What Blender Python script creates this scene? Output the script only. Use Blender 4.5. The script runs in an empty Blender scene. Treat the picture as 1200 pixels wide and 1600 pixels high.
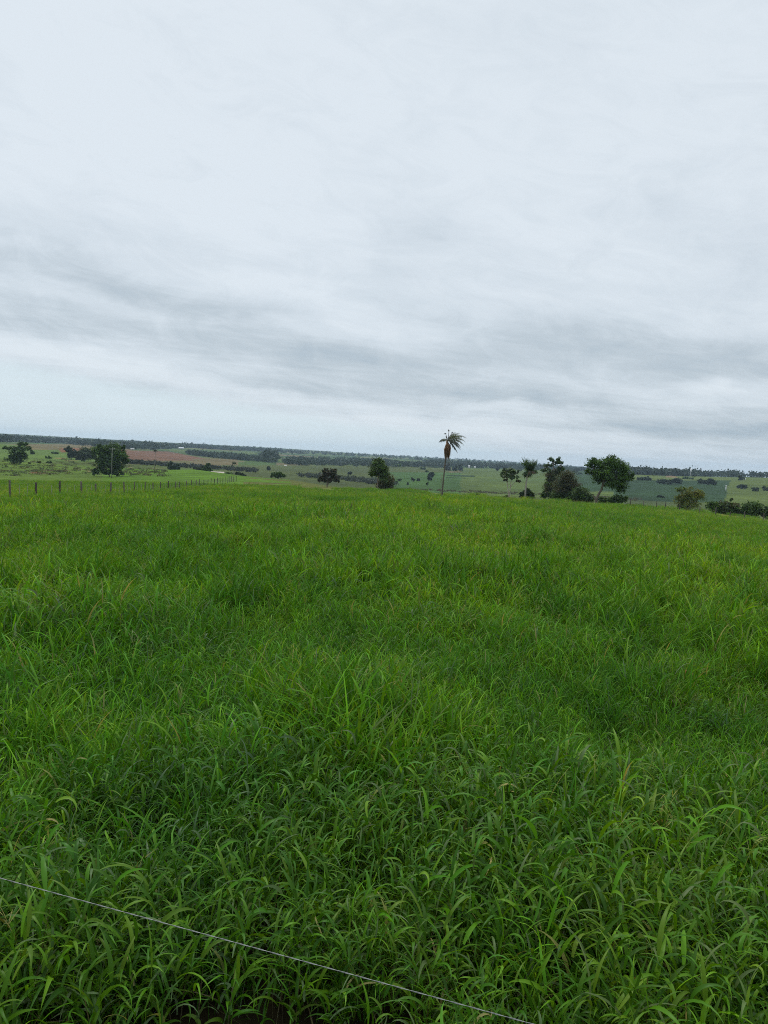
import bpy, math, random
import numpy as np
from mathutils import Vector, Matrix

SC = bpy.context.scene
COL = SC.collection
rng = np.random.default_rng(7)
random.seed(7)

# ------------------------------------------------------------------ camera
F = 1155.0                      # focal length in photo pixels (1200 x 1600)
EYE = 1.65
PITCH = math.atan(88 / F)
ROLL = math.radians(2.67)
fwd = Vector((0, math.cos(PITCH), -math.sin(PITCH)))
r0 = Vector((1, 0, 0))
u0 = Vector((0, math.sin(PITCH), math.cos(PITCH)))
cr, sr = math.cos(ROLL), math.sin(ROLL)
RIGHT = r0 * cr + u0 * sr
UP = u0 * cr - r0 * sr
cam_d = bpy.data.cameras.new('camera')
cam = bpy.data.objects.new('camera', cam_d)
COL.objects.link(cam)
cam.matrix_world = Matrix(((RIGHT.x, UP.x, -fwd.x, 0), (RIGHT.y, UP.y, -fwd.y, 0), (RIGHT.z, UP.z, -fwd.z, EYE), (0, 0, 0, 1)))
cam_d.sensor_fit = 'VERTICAL'
cam_d.sensor_height = 36
cam_d.lens = 36 * F / 1600
cam_d.clip_start = 0.05
cam_d.clip_end = 20000
SC.camera = cam
SC.view_settings.view_transform = 'Standard'
SC.view_settings.look = 'None'
SC.view_settings.gamma = 1
SC.view_settings.exposure = 0.0
SC.cycles.max_bounces = 8
SC.cycles.transparent_max_bounces = 16
SC.cycles.volume_bounces = 0
SC.cycles.use_denoising = False
SC.cycles.denoiser = 'OPENIMAGEDENOISE'
SC.cycles.denoising_input_passes = 'RGB_ALBEDO_NORMAL'
SC.cycles.denoising_prefilter = 'ACCURATE'
SC.cycles.filter_width = 1.0

# ------------------------------------------------------------------ node helper
class NB:
    """tiny expression builder for shader nodes"""
    def __init__(s, tree): s.t = tree
    def new(s, ty, **kw):
        n = s.t.nodes.new(ty)
        for k, v in kw.items(): setattr(n, k, v)
        return n
    def put(s, sock, v):
        if isinstance(v, (int, float, tuple, list)): sock.default_value = v
        else: s.t.links.new(v, sock)
    def m(s, op, a, b=0.0, c=None, clamp=False):
        n = s.new('ShaderNodeMath', operation=op, use_clamp=clamp)
        s.put(n.inputs[0], a); s.put(n.inputs[1], b)
        if c is not None: s.put(n.inputs[2], c)
        return n.outputs[0]
    def add(s, a, b): return s.m('ADD', a, b)
    def mul(s, a, b): return s.m('MULTIPLY', a, b)
    def sub(s, a, b): return s.m('SUBTRACT', a, b)
    def mapr(s, v, a, b, c, d, t='SMOOTHSTEP'):
        n = s.new('ShaderNodeMapRange', interpolation_type=t)
        s.put(n.inputs[0], v)
        for i, x in enumerate((a, b, c, d)): s.put(n.inputs[i + 1], x)
        return n.outputs[0]
    def noise(s, vec, scale, detail=4, rough=.55, dist=0.0):
        n = s.new('ShaderNodeTexNoise')
        if vec is not None: s.put(n.inputs['Vector'], vec)
        n.inputs['Scale'].default_value = scale; n.inputs['Detail'].default_value = detail
        n.inputs['Roughness'].default_value = rough; n.inputs['Distortion'].default_value = dist
        return n.outputs['Fac']
    def xyz(s, x, y, z):
        n = s.new('ShaderNodeCombineXYZ')
        for i, v in enumerate((x, y, z)): s.put(n.inputs[i], v)
        return n.outputs[0]
    def mix(s, f, a, b, mode='MIX'):
        n = s.new('ShaderNodeMix', data_type='RGBA', blend_type=mode)
        s.put(n.inputs[0], f)
        s.put(n.inputs[6], a if not isinstance(a, tuple) or len(a) == 4 else a + (1,))
        s.put(n.inputs[7], b if not isinstance(b, tuple) or len(b) == 4 else b + (1,))
        return n.outputs[2]

# ------------------------------------------------------------------ world: overcast cloud over a Nishita sky
SUN_EL, SUN_AZ = math.radians(58), math.radians(-35)    # azimuth measured from +Y towards +X
w = bpy.data.worlds.new('World'); SC.world = w; w.use_nodes = True
nt = w.node_tree; nt.nodes.clear(); B = NB(nt)
out = B.new('ShaderNodeOutputWorld')
sky = B.new('ShaderNodeTexSky', sky_type='NISHITA'); sky.sun_disc = False
sky.sun_elevation = SUN_EL; sky.sun_rotation = SUN_AZ
bg1 = B.new('ShaderNodeBackground'); B.put(bg1.inputs[0], sky.outputs[0]); bg1.inputs[1].default_value = 0.12
tc = B.new('ShaderNodeTexCoord')
sp = B.new('ShaderNodeSeparateXYZ'); B.put(sp.inputs[0], tc.outputs['Generated'])
X, Y, Z = sp.outputs
az = B.m('ARCTAN2', X, Y)                       # radians, right positive
el = B.m('ARCSINE', Z)
azd = B.mul(az, 57.2958); eld = B.mul(el, 57.2958)
# cloud-deck coordinates: direction carried up to a flat layer, streaks drawn out along one wind direction
zz = B.add(B.m('MAXIMUM', Z, 0.0), 0.045)
px_, py_ = B.m('DIVIDE', X, zz), B.m('DIVIDE', Y, zz)
wa = math.radians(28)
su = B.add(B.mul(px_, math.cos(wa)), B.mul(py_, math.sin(wa)))
sv = B.sub(B.mul(py_, math.cos(wa)), B.mul(px_, math.sin(wa)))
deck = B.xyz(B.mul(su, .62), sv, 3.1)
n_big = B.noise(deck, 0.75, 6, .55, .35)
n_fine = B.noise(B.xyz(B.mul(su, .42), sv, 9.7), 2.3, 9, .66, .7)
n_soft = B.noise(B.xyz(az, B.mul(el, 1.6), .3), 5.5, 5, .55, .2)
n_puff = B.noise(B.xyz(B.mul(azd, .05), B.mul(eld, .13), 5.2), 1.3, 6, .6, .6)
n_rag = B.noise(B.xyz(B.add(B.mul(azd, .11), B.mul(eld, .05)), B.add(B.mul(eld, .26), B.mul(azd, .02)), 2.2), 1.6, 10, .66, 1.1)
def gauss(a0, e0, wa_, we_, tilt, warp=2.2):
    """soft cloud mass centred on a direction (degrees), ragged by noise"""
    a = B.sub(B.add(azd, B.mul(B.sub(n_soft, .5), warp * 3)), a0)
    e = B.sub(B.add(eld, B.mul(B.sub(n_puff, .5), warp * 2.4)), e0)
    t = math.tan(math.radians(tilt))
    e2 = B.sub(e, B.mul(a, t))
    q = B.add(B.m('POWER', B.m('ABSOLUTE', B.mul(a, 1 / wa_)), 2.0), B.m('POWER', B.m('ABSOLUTE', B.mul(e2, 1 / we_)), 2.0))
    return B.m('EXPONENT', B.mul(q, -1.0))
dark = B.mul(gauss(-29, 12.2, 11, 2.0, -3), .42)
for g, k in ((gauss(-16, 10.4, 9, 1.2, -8), .46), (gauss(-24, 8.2, 12, 1.1, -4), .34), (gauss(-4, 7.4, 12, 1.1, -3), .48), (gauss(-17.5, 3.9, 4.0, .45, -1, 1.2), .55), (gauss(-10, 3.2, 6, .4, -1, 1.2), .3),
             (gauss(4, 5.2, 11, .8, -3), .45), (gauss(17, 8.6, 12, 1.7, -1), .55), (gauss(26, 7.0, 9, 1.2, 1), .40), (gauss(-5, 4.6, 11, .6, -6, 1.2), .52), (gauss(14, 4.6, 8, .5, -2, 1.4), .25), (gauss(20, 2.9, 12, .7, 0, 1.4), .55),
             (gauss(31, 2.6, 10, 2.0, 0), .60), (gauss(2, 16.5, 3.5, 1.4, 8), .20), (gauss(19, 18, 2.4, .9, 0), .20), (gauss(28, 22.5, 3, 1.2, 10), .22),
             (gauss(-21, 33, 16, 4, 0), .12), (gauss(14, 30, 20, 5, 6), .10), (gauss(27, 15, 6, 3, 0), .18)):
    dark = B.add(dark, B.mul(g, k))
lite = B.mul(gauss(-23, 6.2, 11, .75, -6, 1.2), .42)
for g, k in ((gauss(-3, 10.6, 8, .9, -12, 1.4), .26), (gauss(-12, 2.9, 18, 1.5, 0, 1.0), .22), (gauss(12, 2.3, 12, .7, -1, 1.0), .30), (gauss(23.5, 6.0, 2.4, .55, 0, 1.0), .40), (gauss(-8, 16.5, 12, 1.5, -6, 2), .15)):
    lite = B.add(lite, B.mul(g, k))
streak = B.mul(B.sub(n_fine, .5), B.mapr(eld, 4, 30, .58, .22))
bigv = B.mul(B.sub(n_big, .5), B.mapr(eld, 6, 32, .6, .38))
base = B.mapr(eld, 3, 24, .30, .04)
dens = B.sub(B.add(B.add(B.add(base, B.mul(dark, .80)), B.add(streak, bigv)), B.add(B.mul(B.sub(n_soft, .5), .30), B.mul(B.sub(n_rag, .5), B.mapr(eld, 3, 35, .75, .55)))), lite)
dens = B.m('MAXIMUM', B.m('MINIMUM', dens, 1.0), 0.0)
cr_ = B.new('ShaderNodeValToRGB')
e = cr_.color_ramp.elements
e[0].position = 0; e[0].color = (.755, .825, .885, 1)
e[1].position = 1; e[1].color = (.395, .485, .565, 1)
k = e.new(.30); k.color = (.665, .740, .805, 1)
k = e.new(.62); k.color = (.530, .606, .668, 1)
B.put(cr_.inputs[0], dens)
# clear bluish gap low on the left, and the thick deck brightening towards the zenith as real overcast does
edge = B.add(B.sub(B.mul(azd, -.105), B.mul(eld, 1.0)), B.add(2.25, B.mul(B.sub(n_puff, .5), 1.8)))
gap = B.mul(B.mapr(edge, -.35, .75, 0, 1), B.mapr(azd, 18, 2, 0, 1))
ccol = B.mix(B.mul(gap, .72), cr_.outputs[0], (.70, .82, .875))
zen = B.mapr(eld, 32, 78, 1.0, 2.5)
bg2 = B.new('ShaderNodeBackground'); B.put(bg2.inputs[0], ccol); B.put(bg2.inputs[1], zen)
mx = B.new('ShaderNodeMixShader'); mx.inputs[0].default_value = .95
nt.links.new(bg1.outputs[0], mx.inputs[1]); nt.links.new(bg2.outputs[0], mx.inputs[2])
nt.links.new(mx.outputs[0], out.inputs[0])

# ------------------------------------------------------------------ sun (veiled)
sd = bpy.data.lights.new('sun', 'SUN'); sd.energy = 1.5; sd.angle = math.radians(14); sd.color = (1, .96, .88)
so = bpy.data.objects.new('sun', sd); COL.objects.link(so)
sdir = Vector((math.sin(SUN_AZ) * math.cos(SUN_EL), math.cos(SUN_AZ) * math.cos(SUN_EL), math.sin(SUN_EL)))
so.rotation_euler = sdir.to_track_quat('Z', 'Y').to_euler()

# ------------------------------------------------------------------ value noise (numpy)
_T = np.random.default_rng(3).random((256, 256))
def vnoise(x, y, s, o=0):
    x = np.asarray(x, float) / s + 37.3 + o * 17.1; y = np.asarray(y, float) / s + 91.7 + o * 5.3
    xi, yi = np.floor(x).astype(int), np.floor(y).astype(int)
    fx, fy = x - xi, y - yi
    fx = fx * fx * (3 - 2 * fx); fy = fy * fy * (3 - 2 * fy)
    g = lambda a, b: _T[a % 256, b % 256]
    return (g(xi, yi) * (1 - fx) + g(xi + 1, yi) * fx) * (1 - fy) + (g(xi, yi + 1) * (1 - fx) + g(xi + 1, yi + 1) * fx) * fy
def fbm(x, y, s, o=0, n=3):
    r = 0; a = .5; t = 0
    for i in range(n): r = r + a * vnoise(x, y, s / 2 ** i, o + i); t += a; a *= .5
    return r / t

# ------------------------------------------------------------------ terrain: drop below eye level by bearing and distance
KD = np.array([0, 20, 48, 73, 113, 148, 200, 283, 350, 450, 600, 800, 1100, 1500, 2200, 3200, 4500, 6500], float)
COLS = {
 0:    [1.65, 2.55, 3.9, 4.9, 6.4, 7.6, 9.4, 11.8, 12.0, 11.5, 10, 7.6, 7, 7, 4, -6, -20, -34],
 172:  [1.65, 2.50, 3.85, 4.9, 6.4, 7.5, 9.4, 12.0, 12.5, 13, 14, 14, 12, 8, 5, -5, -18, -28],
 300:  [1.65, 2.45, 3.75, 4.75, 6.2, 7.2, 8.4, 9.7, 10.3, 15.0, 19, 20, 18, 12, 6, -3, -15, -25],
 450:  [1.65, 2.4, 3.5, 4.5, 5.9, 6.8, 8.2, 10.6, 14.5, 18, 19.5, 19.5, 19, 17.5, 12, 3, -10, -22],
 600:  [1.65, 2.4, 3.45, 4.3, 5.65, 6.5, 9.5, 15, 18, 20.5, 22, 21.5, 20, 18, 13, 7, 1, -3],
 800:  [1.65, 2.4, 3.45, 4.35, 5.75, 6.8, 9.8, 15.5, 18.5, 21, 22.5, 21.5, 20, 18, 16, 13, 10, 6],
 1000: [1.65, 2.42, 3.55, 4.5, 6.0, 7.1, 10.5, 16, 18.5, 20, 19.5, 17, 12, 11, 18, 25, 34, 45],
 1100: [1.65, 2.45, 3.65, 4.6, 6.1, 7.3, 11, 16, 18.5, 20, 19, 16, 11, 10.5, 17, 25, 34, 45],
 1200: [1.65, 2.5, 3.75, 4.8, 6.5, 7.8, 11.5, 17, 19, 20, 18, 14, 8, 7, 15, 25, 34, 45],
}
CA = [-math.pi, -1.2] + [math.atan((c - 600) / F) for c in COLS] + [1.2, math.pi]
cv = list(COLS.values())
mean = list(np.mean([cv[0], cv[-1]], axis=0))
CT = np.array([mean, cv[0]] + cv + [cv[-1], mean])
KL = np.log(KD + 12)
def hfun(x, y):
    x = np.asarray(x, float); y = np.asarray(y, float)
    d = np.hypot(x, y); a = np.arctan2(x, y)
    l = np.log(d + 12)
    i = np.clip(np.searchsorted(KL, l) - 1, 0, len(KL) - 2)
    t = np.clip((l - KL[i]) / (KL[i + 1] - KL[i]), 0, 1)
    ca = np.array(CA); j = np.clip(np.searchsorted(ca, a) - 1, 0, len(ca) - 2)
    s = np.clip((a - ca[j]) / (ca[j + 1] - ca[j]), 0, 1)
    def prof(jj):
        p1, p2 = CT[jj, i], CT[jj, i + 1]
        p0 = CT[jj, np.maximum(i - 1, 0)]; p3 = CT[jj, np.minimum(i + 2, len(KL) - 1)]
        dk = KL[i + 1] - KL[i]
        m1 = np.where(i > 0, (p2 - p0) / (KL[i + 1] - KL[np.maximum(i - 1, 0)]), (p2 - p1) / dk) * dk
        m2 = np.where(i < len(KL) - 2, (p3 - p1) / (KL[np.minimum(i + 2, len(KL) - 1)] - KL[i]), (p2 - p1) / dk) * dk
        t2, t3 = t * t, t ** 3
        return (2 * t3 - 3 * t2 + 1) * p1 + (t3 - 2 * t2 + t) * m1 + (-2 * t3 + 3 * t2) * p2 + (t3 - t2) * m2
    drop = prof(j) * (1 - s) + prof(j + 1) * s
    near = np.clip(1 - d / 90, 0, 1)
    nz = (fbm(x, y, 2.6, 1) - .5) * .26 * near + (fbm(x, y, 16, 4) - .5) * .5 * np.clip(d / 20, 0, 1) * np.clip(1.6 - d / 150, 0.3, 1)
    nz = nz + (fbm(x, y, 160, 9) - .5) * 2.2 * np.clip((d - 350) / 500, 0, 1)
    drop = drop + .42 * np.clip((d - 25) / 60, 0, 1) * np.clip((330 - d) / 130, 0, 1)
    return EYE - drop + nz * np.clip((d - .2) / 2, 0, 1)

def raydir(px, py):
    v = fwd + RIGHT * ((px - 600) / F) + UP * ((800 - py) / F)
    return v.normalized()
def ground_at(px, py, D):
    """point on the terrain on the bearing seen at (px, py), D metres away"""
    v = raydir(px, py); h = math.hypot(v.x, v.y)
    x, y = v.x / h * D, v.y / h * D
    return Vector((x, y, float(hfun(x, y))))
_D = np.exp(np.linspace(math.log(3), math.log(7000), 1600))
def hit(px, py, dmin=3.0):
    """nearest terrain point beyond dmin seen along the ray"""
    v = raydir(px, py); h = math.hypot(v.x, v.y)
    g = hfun(v.x / h * _D, v.y / h * _D); r = EYE + v.z / h * _D
    ok = (g >= r) & (_D > dmin)
    k = int(np.argmax(ok)) if ok.any() else len(_D) - 1
    D = _D[k]
    return Vector((v.x / h * D, v.y / h * D, float(g[k])))
def pix(x, y, z):
    x = np.asarray(x, float); zc = x * fwd.x + y * fwd.y + (z - EYE) * fwd.z
    zc = np.where(zc < .1, .1, zc)
    return 600 + F * (x * RIGHT.x + y * RIGHT.y + (z - EYE) * RIGHT.z) / zc, 800 - F * (x * UP.x + y * UP.y + (z - EYE) * UP.z) / zc

# ------------------------------------------------------------------ mesh + tag helpers
def link(name, me, mat=None, parent=None):
    o = bpy.data.objects.new(name, me); COL.objects.link(o)
    if mat is not None and me is not None: me.materials.append(mat)
    if parent is not None: o.parent = parent
    return o
def tag(o, label=None, cat=None, group=None, kind=None):
    if label: o['label'] = label
    if cat: o['category'] = cat
    if group: o['group'] = group
    if kind: o['kind'] = kind
    return o
def empty(name, loc, label, cat, group=None):
    o = bpy.data.objects.new(name, None); COL.objects.link(o); o.location = loc; o.empty_display_size = .2
    return tag(o, label, cat, group)
def npmesh(name, V, Fc, col=None, smooth=False):
    """V (n,3), Fc (m,3|4) arrays; col per-vertex rgb"""
    me = bpy.data.meshes.new(name)
    V = np.asarray(V, np.float32); Fc = np.asarray(Fc, np.int32)
    k = Fc.shape[1]
    me.vertices.add(len(V)); me.vertices.foreach_set('co', V.ravel())
    me.loops.add(Fc.size); me.loops.foreach_set('vertex_index', Fc.ravel())
    me.polygons.add(len(Fc)); me.polygons.foreach_set('loop_start', np.arange(0, Fc.size, k, dtype=np.int32))
    if smooth: me.polygons.foreach_set('use_smooth', np.ones(len(Fc), bool))
    me.update(calc_edges=True)
    if col is not None:
        c = np.ones((len(V), 4), np.float32); c[:, :3] = col
        at = me.color_attributes.new('tint', 'FLOAT_COLOR', 'POINT'); at.data.foreach_set('color', c.ravel())
    return me
def tube(path, rad, n=7):
    """tapered tube with closed ends -> V, quads"""
    V, Fq = [], []
    P = [Vector(p) for p in path]
    for i, p in enumerate(P):
        t = (P[min(i + 1, len(P) - 1)] - P[max(i - 1, 0)]).normalized()
        a = t.cross(Vector((0.13, 1, 0.07))).normalized(); b = t.cross(a)
        for j in range(n):
            q = 2 * math.pi * j / n
            V.append(p + (a * math.cos(q) + b * math.sin(q)) * rad[i])
    for i in range(len(P) - 1):
        for j in range(n):
            Fq.append((i * n + j, i * n + (j + 1) % n, (i + 1) * n + (j + 1) % n, (i + 1) * n + j))
    c = len(V); V.append(P[-1]); V.append(P[0])
    m = (len(P) - 1) * n
    for j in range(n):
        Fq.append((m + j, m + (j + 1) % n, c, c)); Fq.append(((j + 1) % n, j, c + 1, c + 1))
    return V, Fq
class MB:
    def __init__(s): s.v = []; s.f = []; s.c = []
    def add(s, V, Fq, c=(.5, .5, .5)):
        o = len(s.v); s.v += [tuple(v) for v in V]; s.c += [c] * len(V)
        s.f += [tuple(i + o for i in dict.fromkeys(f)) for f in Fq]
    def tube(s, path, rad, n=7, c=(.5, .5, .5)): s.add(*tube(path, rad, n), c)
    def box(s, c0, c1, col=(.5, .5, .5)):
        x0, y0, z0 = c0; x1, y1, z1 = c1
        V = [(x0, y0, z0), (x1, y0, z0), (x1, y1, z0), (x0, y1, z0), (x0, y0, z1), (x1, y0, z1), (x1, y1, z1), (x0, y1, z1)]
        s.add(V, [(0, 3, 2, 1), (4, 5, 6, 7), (0, 1, 5, 4), (1, 2, 6, 5), (2, 3, 7, 6), (3, 0, 4, 7)], col)
    def mesh(s, name, smooth=False):
        me = bpy.data.meshes.new(name); me.from_pydata(s.v, [], s.f); me.update()
        at = me.color_attributes.new('tint', 'FLOAT_COLOR', 'POINT')
        c = np.ones((len(s.v), 4), np.float32); c[:, :3] = s.c; at.data.foreach_set('color', c.ravel())
        if smooth: me.polygons.foreach_set('use_smooth', np.ones(len(me.polygons), bool))
        return me

# ------------------------------------------------------------------ materials
def newmat(name):
    m = bpy.data.materials.new(name); m.use_nodes = True; m.node_tree.nodes.clear()
    return m, NB(m.node_tree), m.node_tree.nodes.new('ShaderNodeOutputMaterial')
def leaf_mat(name, transl=.35, rough=.42, spec=.35, world=None, back=(1.25, 1.1, .55)):
    m, b, o = newmat(name)
    at = b.new('ShaderNodeAttribute', attribute_name='tint').outputs['Color']
    if world:
        geo = b.new('ShaderNodeNewGeometry').outputs['Position']
        for sc, lo, hi in world:
            n = b.noise(geo, sc, 3, .6)
            f = b.mapr(n, .36, .64, 0, 1)
            at = b.mix(1.0, at, b.mix(f, lo, hi), 'MULTIPLY')
        f = b.mapr(b.noise(geo, .55, 4, .65, .4), .60, .70, 0, .75)          # patches of browner, drier sward
        at = b.mix(f, at, b.mix(1.0, at, (1.25, .78, 2.2), 'MULTIPLY'))
    p = b.new('ShaderNodeBsdfPrincipled'); b.put(p.inputs['Base Color'], at)
    p.inputs['Roughness'].default_value = rough; p.inputs['Specular IOR Level'].default_value = spec
    t = b.new('ShaderNodeBsdfTranslucent'); b.put(t.inputs[0], b.mix(1.0, at, back, 'MULTIPLY'))
    mx = b.new('ShaderNodeMixShader'); mx.inputs[0].default_value = transl
    b.t.links.new(p.outputs[0], mx.inputs[1]); b.t.links.new(t.outputs[0], mx.inputs[2])
    b.t.links.new(mx.outputs[0], o.inputs[0])
    return m
def tint_mat(name, rough=.85, nscale=12, namt=.5, bump=.3, spec=.2, obj=True):
    m, b, o = newmat(name)
    at = b.new('ShaderNodeAttribute', attribute_name='tint').outputs['Color']
    tcn = b.new('ShaderNodeTexCoord').outputs['Object']
    n = b.noise(tcn, nscale, 5, .65)
    c = b.mix(1.0, at, b.mix(b.mapr(n, .3, .7, 0, 1), (1 - namt,) * 3, (1 + namt * .6,) * 3), 'MULTIPLY')
    p = b.new('ShaderNodeBsdfPrincipled'); b.put(p.inputs['Base Color'], c)
    p.inputs['Roughness'].default_value = rough; p.inputs['Specular IOR Level'].default_value = spec
    bp = b.new('ShaderNodeBump'); bp.inputs[0].default_value = bump; bp.inputs[1].default_value = .02; b.put(bp.inputs['Height'], n)
    b.put(p.inputs['Normal'], bp.outputs[0])
    b.t.links.new(p.outputs[0], o.inputs[0])
    return m
M_grass = leaf_mat('grass_blades', .32, .42, .17,
                   world=[(.045, (.80, .90, .85), (1.22, 1.12, .95)), (.33, (.78, .86, .95), (1.18, 1.10, .90)), (1.6, (.85, .9, .9), (1.12, 1.06, 1.0))])
M_grass_far = leaf_mat('pasture_grass', .36, .50, .10,
                   world=[(.045, (.78, .90, .85), (1.24, 1.12, .95)), (.33, (.74, .84, .95), (1.20, 1.12, .90)), (1.6, (.74, .82, .88), (1.24, 1.13, 1.0))])
M_leaf = leaf_mat('tree_leaves', .22, .55, .2)
M_frond = leaf_mat('palm_fronds', .25, .5, .25)
M_bark = tint_mat('bark', .9, 9, .5, .5)
M_wood = tint_mat('weathered_wood', .85, 22, .5, .6)
M_paint = tint_mat('painted_wall', .8, 2, .12, .1)
M_roof = tint_mat('sheet_roof', .6, 3, .2, .1)
m, b, o = newmat('galvanised_wire')
p = b.new('ShaderNodeBsdfPrincipled'); p.inputs['Base Color'].default_value = (.20, .21, .20, 1); p.inputs['Metallic'].default_value = .2; p.inputs['Roughness'].default_value = .5
b.t.links.new(p.outputs[0], o.inputs[0]); M_wire = m
# terrain
m, b, o = newmat('fields_and_pasture')
at = b.new('ShaderNodeAttribute', attribute_name='tint').outputs['Color']
geo = b.new('ShaderNodeNewGeometry').outputs['Position']
c = at
for sc, lo, hi in ((.9, .72, 1.25), (.12, .80, 1.18), (.022, .86, 1.14), (.006, .88, 1.12)):
    f = b.mapr(b.noise(geo, sc, 5, .65), .35, .65, 0, 1)
    c = b.mix(1.0, c, b.mix(f, (lo, lo * 1.02, lo * .96), (hi, hi, hi * .92)), 'MULTIPLY')
p = b.new('ShaderNodeBsdfPrincipled'); b.put(p.inputs['Base Color'], c)
p.inputs['Roughness'].default_value = .95; p.inputs['Specular IOR Level'].default_value = .05
b.t.links.new(p.outputs[0], o.inputs[0]); M_ground = m

# ------------------------------------------------------------------ terrain sheet
az_f = np.radians(np.arange(-36, 36.01, .11))
az_l = np.radians(np.arange(-180, -36, 3.0)); az_r = np.radians(np.arange(37.5, 180, 3.0))
AZ = np.concatenate([az_l, az_f, az_r])
RD = np.concatenate([[.25, .6, 1.0, 1.5, 2.1], np.exp(np.linspace(math.log(2.8), math.log(6900), 560))])
A_, R_ = np.meshgrid(AZ, RD)
Xg, Yg = R_ * np.sin(A_), R_ * np.cos(A_)
Rc = np.minimum(R_, 6500.0)
Zg = hfun(Rc * np.sin(A_), Rc * np.cos(A_)) - np.maximum(R_ - 6500, 0) * .02
PX, PY = pix(Xg, Yg, Zg)
jit = (fbm(Xg, Yg, 60, 21) - .5) * 5
px = PX + jit * 1.5; py = PY + jit * .25
HZ = 684 + .0467 * px            # eye-level line
dd = PY - (684 + .0467 * PX)     # depression in photo pixels
n1 = fbm(Xg, Yg, 90, 30); n2 = fbm(Xg, Yg, 25, 33)
C = np.zeros(Xg.shape + (3,))
C[:] = (.085, .115, .032)
def zone(mask, col): C[mask] = col
# far patchwork of fields
seeds = np.random.default_rng(11)
ns = 420
sa = seeds.uniform(-.65, .65, ns); sd_ = np.exp(seeds.uniform(math.log(900), math.log(6500), ns))
sc_ = np.array([(.11, .15, .05), (.075, .125, .04), (.055, .10, .04), (.14, .155, .075), (.17, .14, .085), (.095, .14, .06), (.05, .085, .035)])[seeds.integers(0, 7, ns)]
far = (R_ > 900) & (np.abs(A_) < .63)
fa, fl = A_[far] * 7, np.log(R_[far]) * 3.2
best = np.full(fa.shape, 1e9); bi = np.zeros(fa.shape, int)
for i in range(ns):
    q = np.abs(fa - sa[i] * 7) + np.abs(fl - math.log(sd_[i]) * 3.2 + (fa - sa[i] * 7) * .15)
    mm = q < best; best[mm] = q[mm]; bi[mm] = i
C[far] = sc_[bi]
zone((R_ > 150) & (R_ < 420) & (px < 470), (.105, .195, .020))
zone((R_ > 160) & (R_ < 420) & (px < 160), (.110, .170, .028))
zone((R_ >= 330) & (R_ < 950) & (px < 200) & (PY < 722), (.105, .165, .040))
zone((R_ > 500) & (px > 45) & (px < 205) & (py < 703) & (py > 694), (.17, .135, .08))
zone((R_ > 420) & (px > 95) & (px < 130) & (py < 707) & (py > 700), (.22, .10, .06))
zone((R_ > 360) & (px > 186) & (px < 350) & (py > 715) & (py < 726), (.15, .135, .07))
zone((R_ > 360) & (px > 186) & (py > 703 + (px - 190) * .035) & (py < 719 + (px - 190) * .01) & (px < 322 + (py - 717) * 5) , (.19, .095, .072))
zone((R_ > 360) & (px > 300) & (px < 372) & (py > 717) & (py < 728), (.17, .13, .08))
zone((R_ > 360) & (px > 345) & (px < 700) & (py > 727) & (py < 765), (.085, .105, .038))
zone((R_ > 330) & (px > 600) & (px < 760) & (py > 738) & (py < 775), (.060, .120, .035))
zone((R_ > 300) & (px > 720) & (px < 960) & (py > 733) & (py < 775), (.100, .140, .040))
zone((R_ > 420) & (px > 755) & (px < 905) & (py > 748) & (py < 752) & (n2 > .35), (.10, .15, .05))
zone((R_ > 300) & (px > 698) & (px < 743) & (np.abs(py - 743.5 - (px - 720) * .03) < 1.0), (.022, .045, .018))
zone((R_ > 300) & (px > 698) & (px < 728) & (np.abs(py - 747 - (px - 720) * .03) < .5), (.03, .06, .02))
zone((R_ > 300) & (px > 960) & (px < 1142 - (py - 750) * .3) & (py > 750.5) & (py < 785), (.032, .066, .033))
zone((R_ > 420) & (px > 860) & (px <= 975) & (py > 736) & (py < 768), (.034, .072, .034))
zone((R_ > 350) & (px > 985) & (py > 741) & (py <= 750.5), (.115, .150, .045))
zone((R_ > 350) & (px > 1142 - (py - 750) * .3) & (py > 744) & (py < 800), (.105, .140, .042))
zone((R_ > 900) & (px > 1040) & (px < 1056) & (py > 741) & (py < 746), (.24, .16, .11))
zone((R_ > 900) & (px > 496.5) & (px < 499.5) & (py > 712) & (py < 727), (.22, .20, .13))
zone((R_ > 300) & (R_ < 480) & (px > 960) & (dd > 46), (.09, .12, .05))
# crest scrubland: drier, brownish-yellow grass just past the tall grass
zone((R_ > 112) & (R_ < 320) & (px > 455), (.135, .150, .040))
zone((R_ > 118) & (R_ < 330) & (px > 640) & (n2 > .50), (.14, .115, .050))
zone((R_ > 128) & (R_ < 260) & (px > 380) & (px <= 560) & (n2 > .45), (.12, .12, .04))
# bare soil patches beyond the fence
for (qx, qy, rx_, ry_, cc) in ((140, 736, 5, 1.0, (.30, .25, .14)), (203, 731, 5, .7, (.26, .22, .12)), (66, 739.5, 5, .8, (.30, .20, .11)), (55, 738.5, 9, 1.2, (.20, .11, .06)),
                               (112, 720, 12, .6, (.24, .21, .10)), (127, 733.5, 8, .5, (.20, .19, .09)), (95, 716, 9, .8, (.22, .17, .08)), (245, 731.5, 16, .5, (.16, .16, .06)), (88, 735, 24, .8, (.13, .10, .05))):
    C[((PX + jit - qx) / rx_) ** 2 + ((PY - qy) / ry_) ** 2 < 1] = cc
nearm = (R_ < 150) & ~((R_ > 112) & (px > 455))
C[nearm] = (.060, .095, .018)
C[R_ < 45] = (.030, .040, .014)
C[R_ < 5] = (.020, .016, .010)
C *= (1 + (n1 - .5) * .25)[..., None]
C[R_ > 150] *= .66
nr, na = Xg.shape
idx = np.arange(nr * na).reshape(nr, na)
q = np.stack([idx[:-1, :-1], idx[:-1, 1:], idx[1:, 1:], idx[1:, :-1]], -1).reshape(-1, 4)
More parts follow.
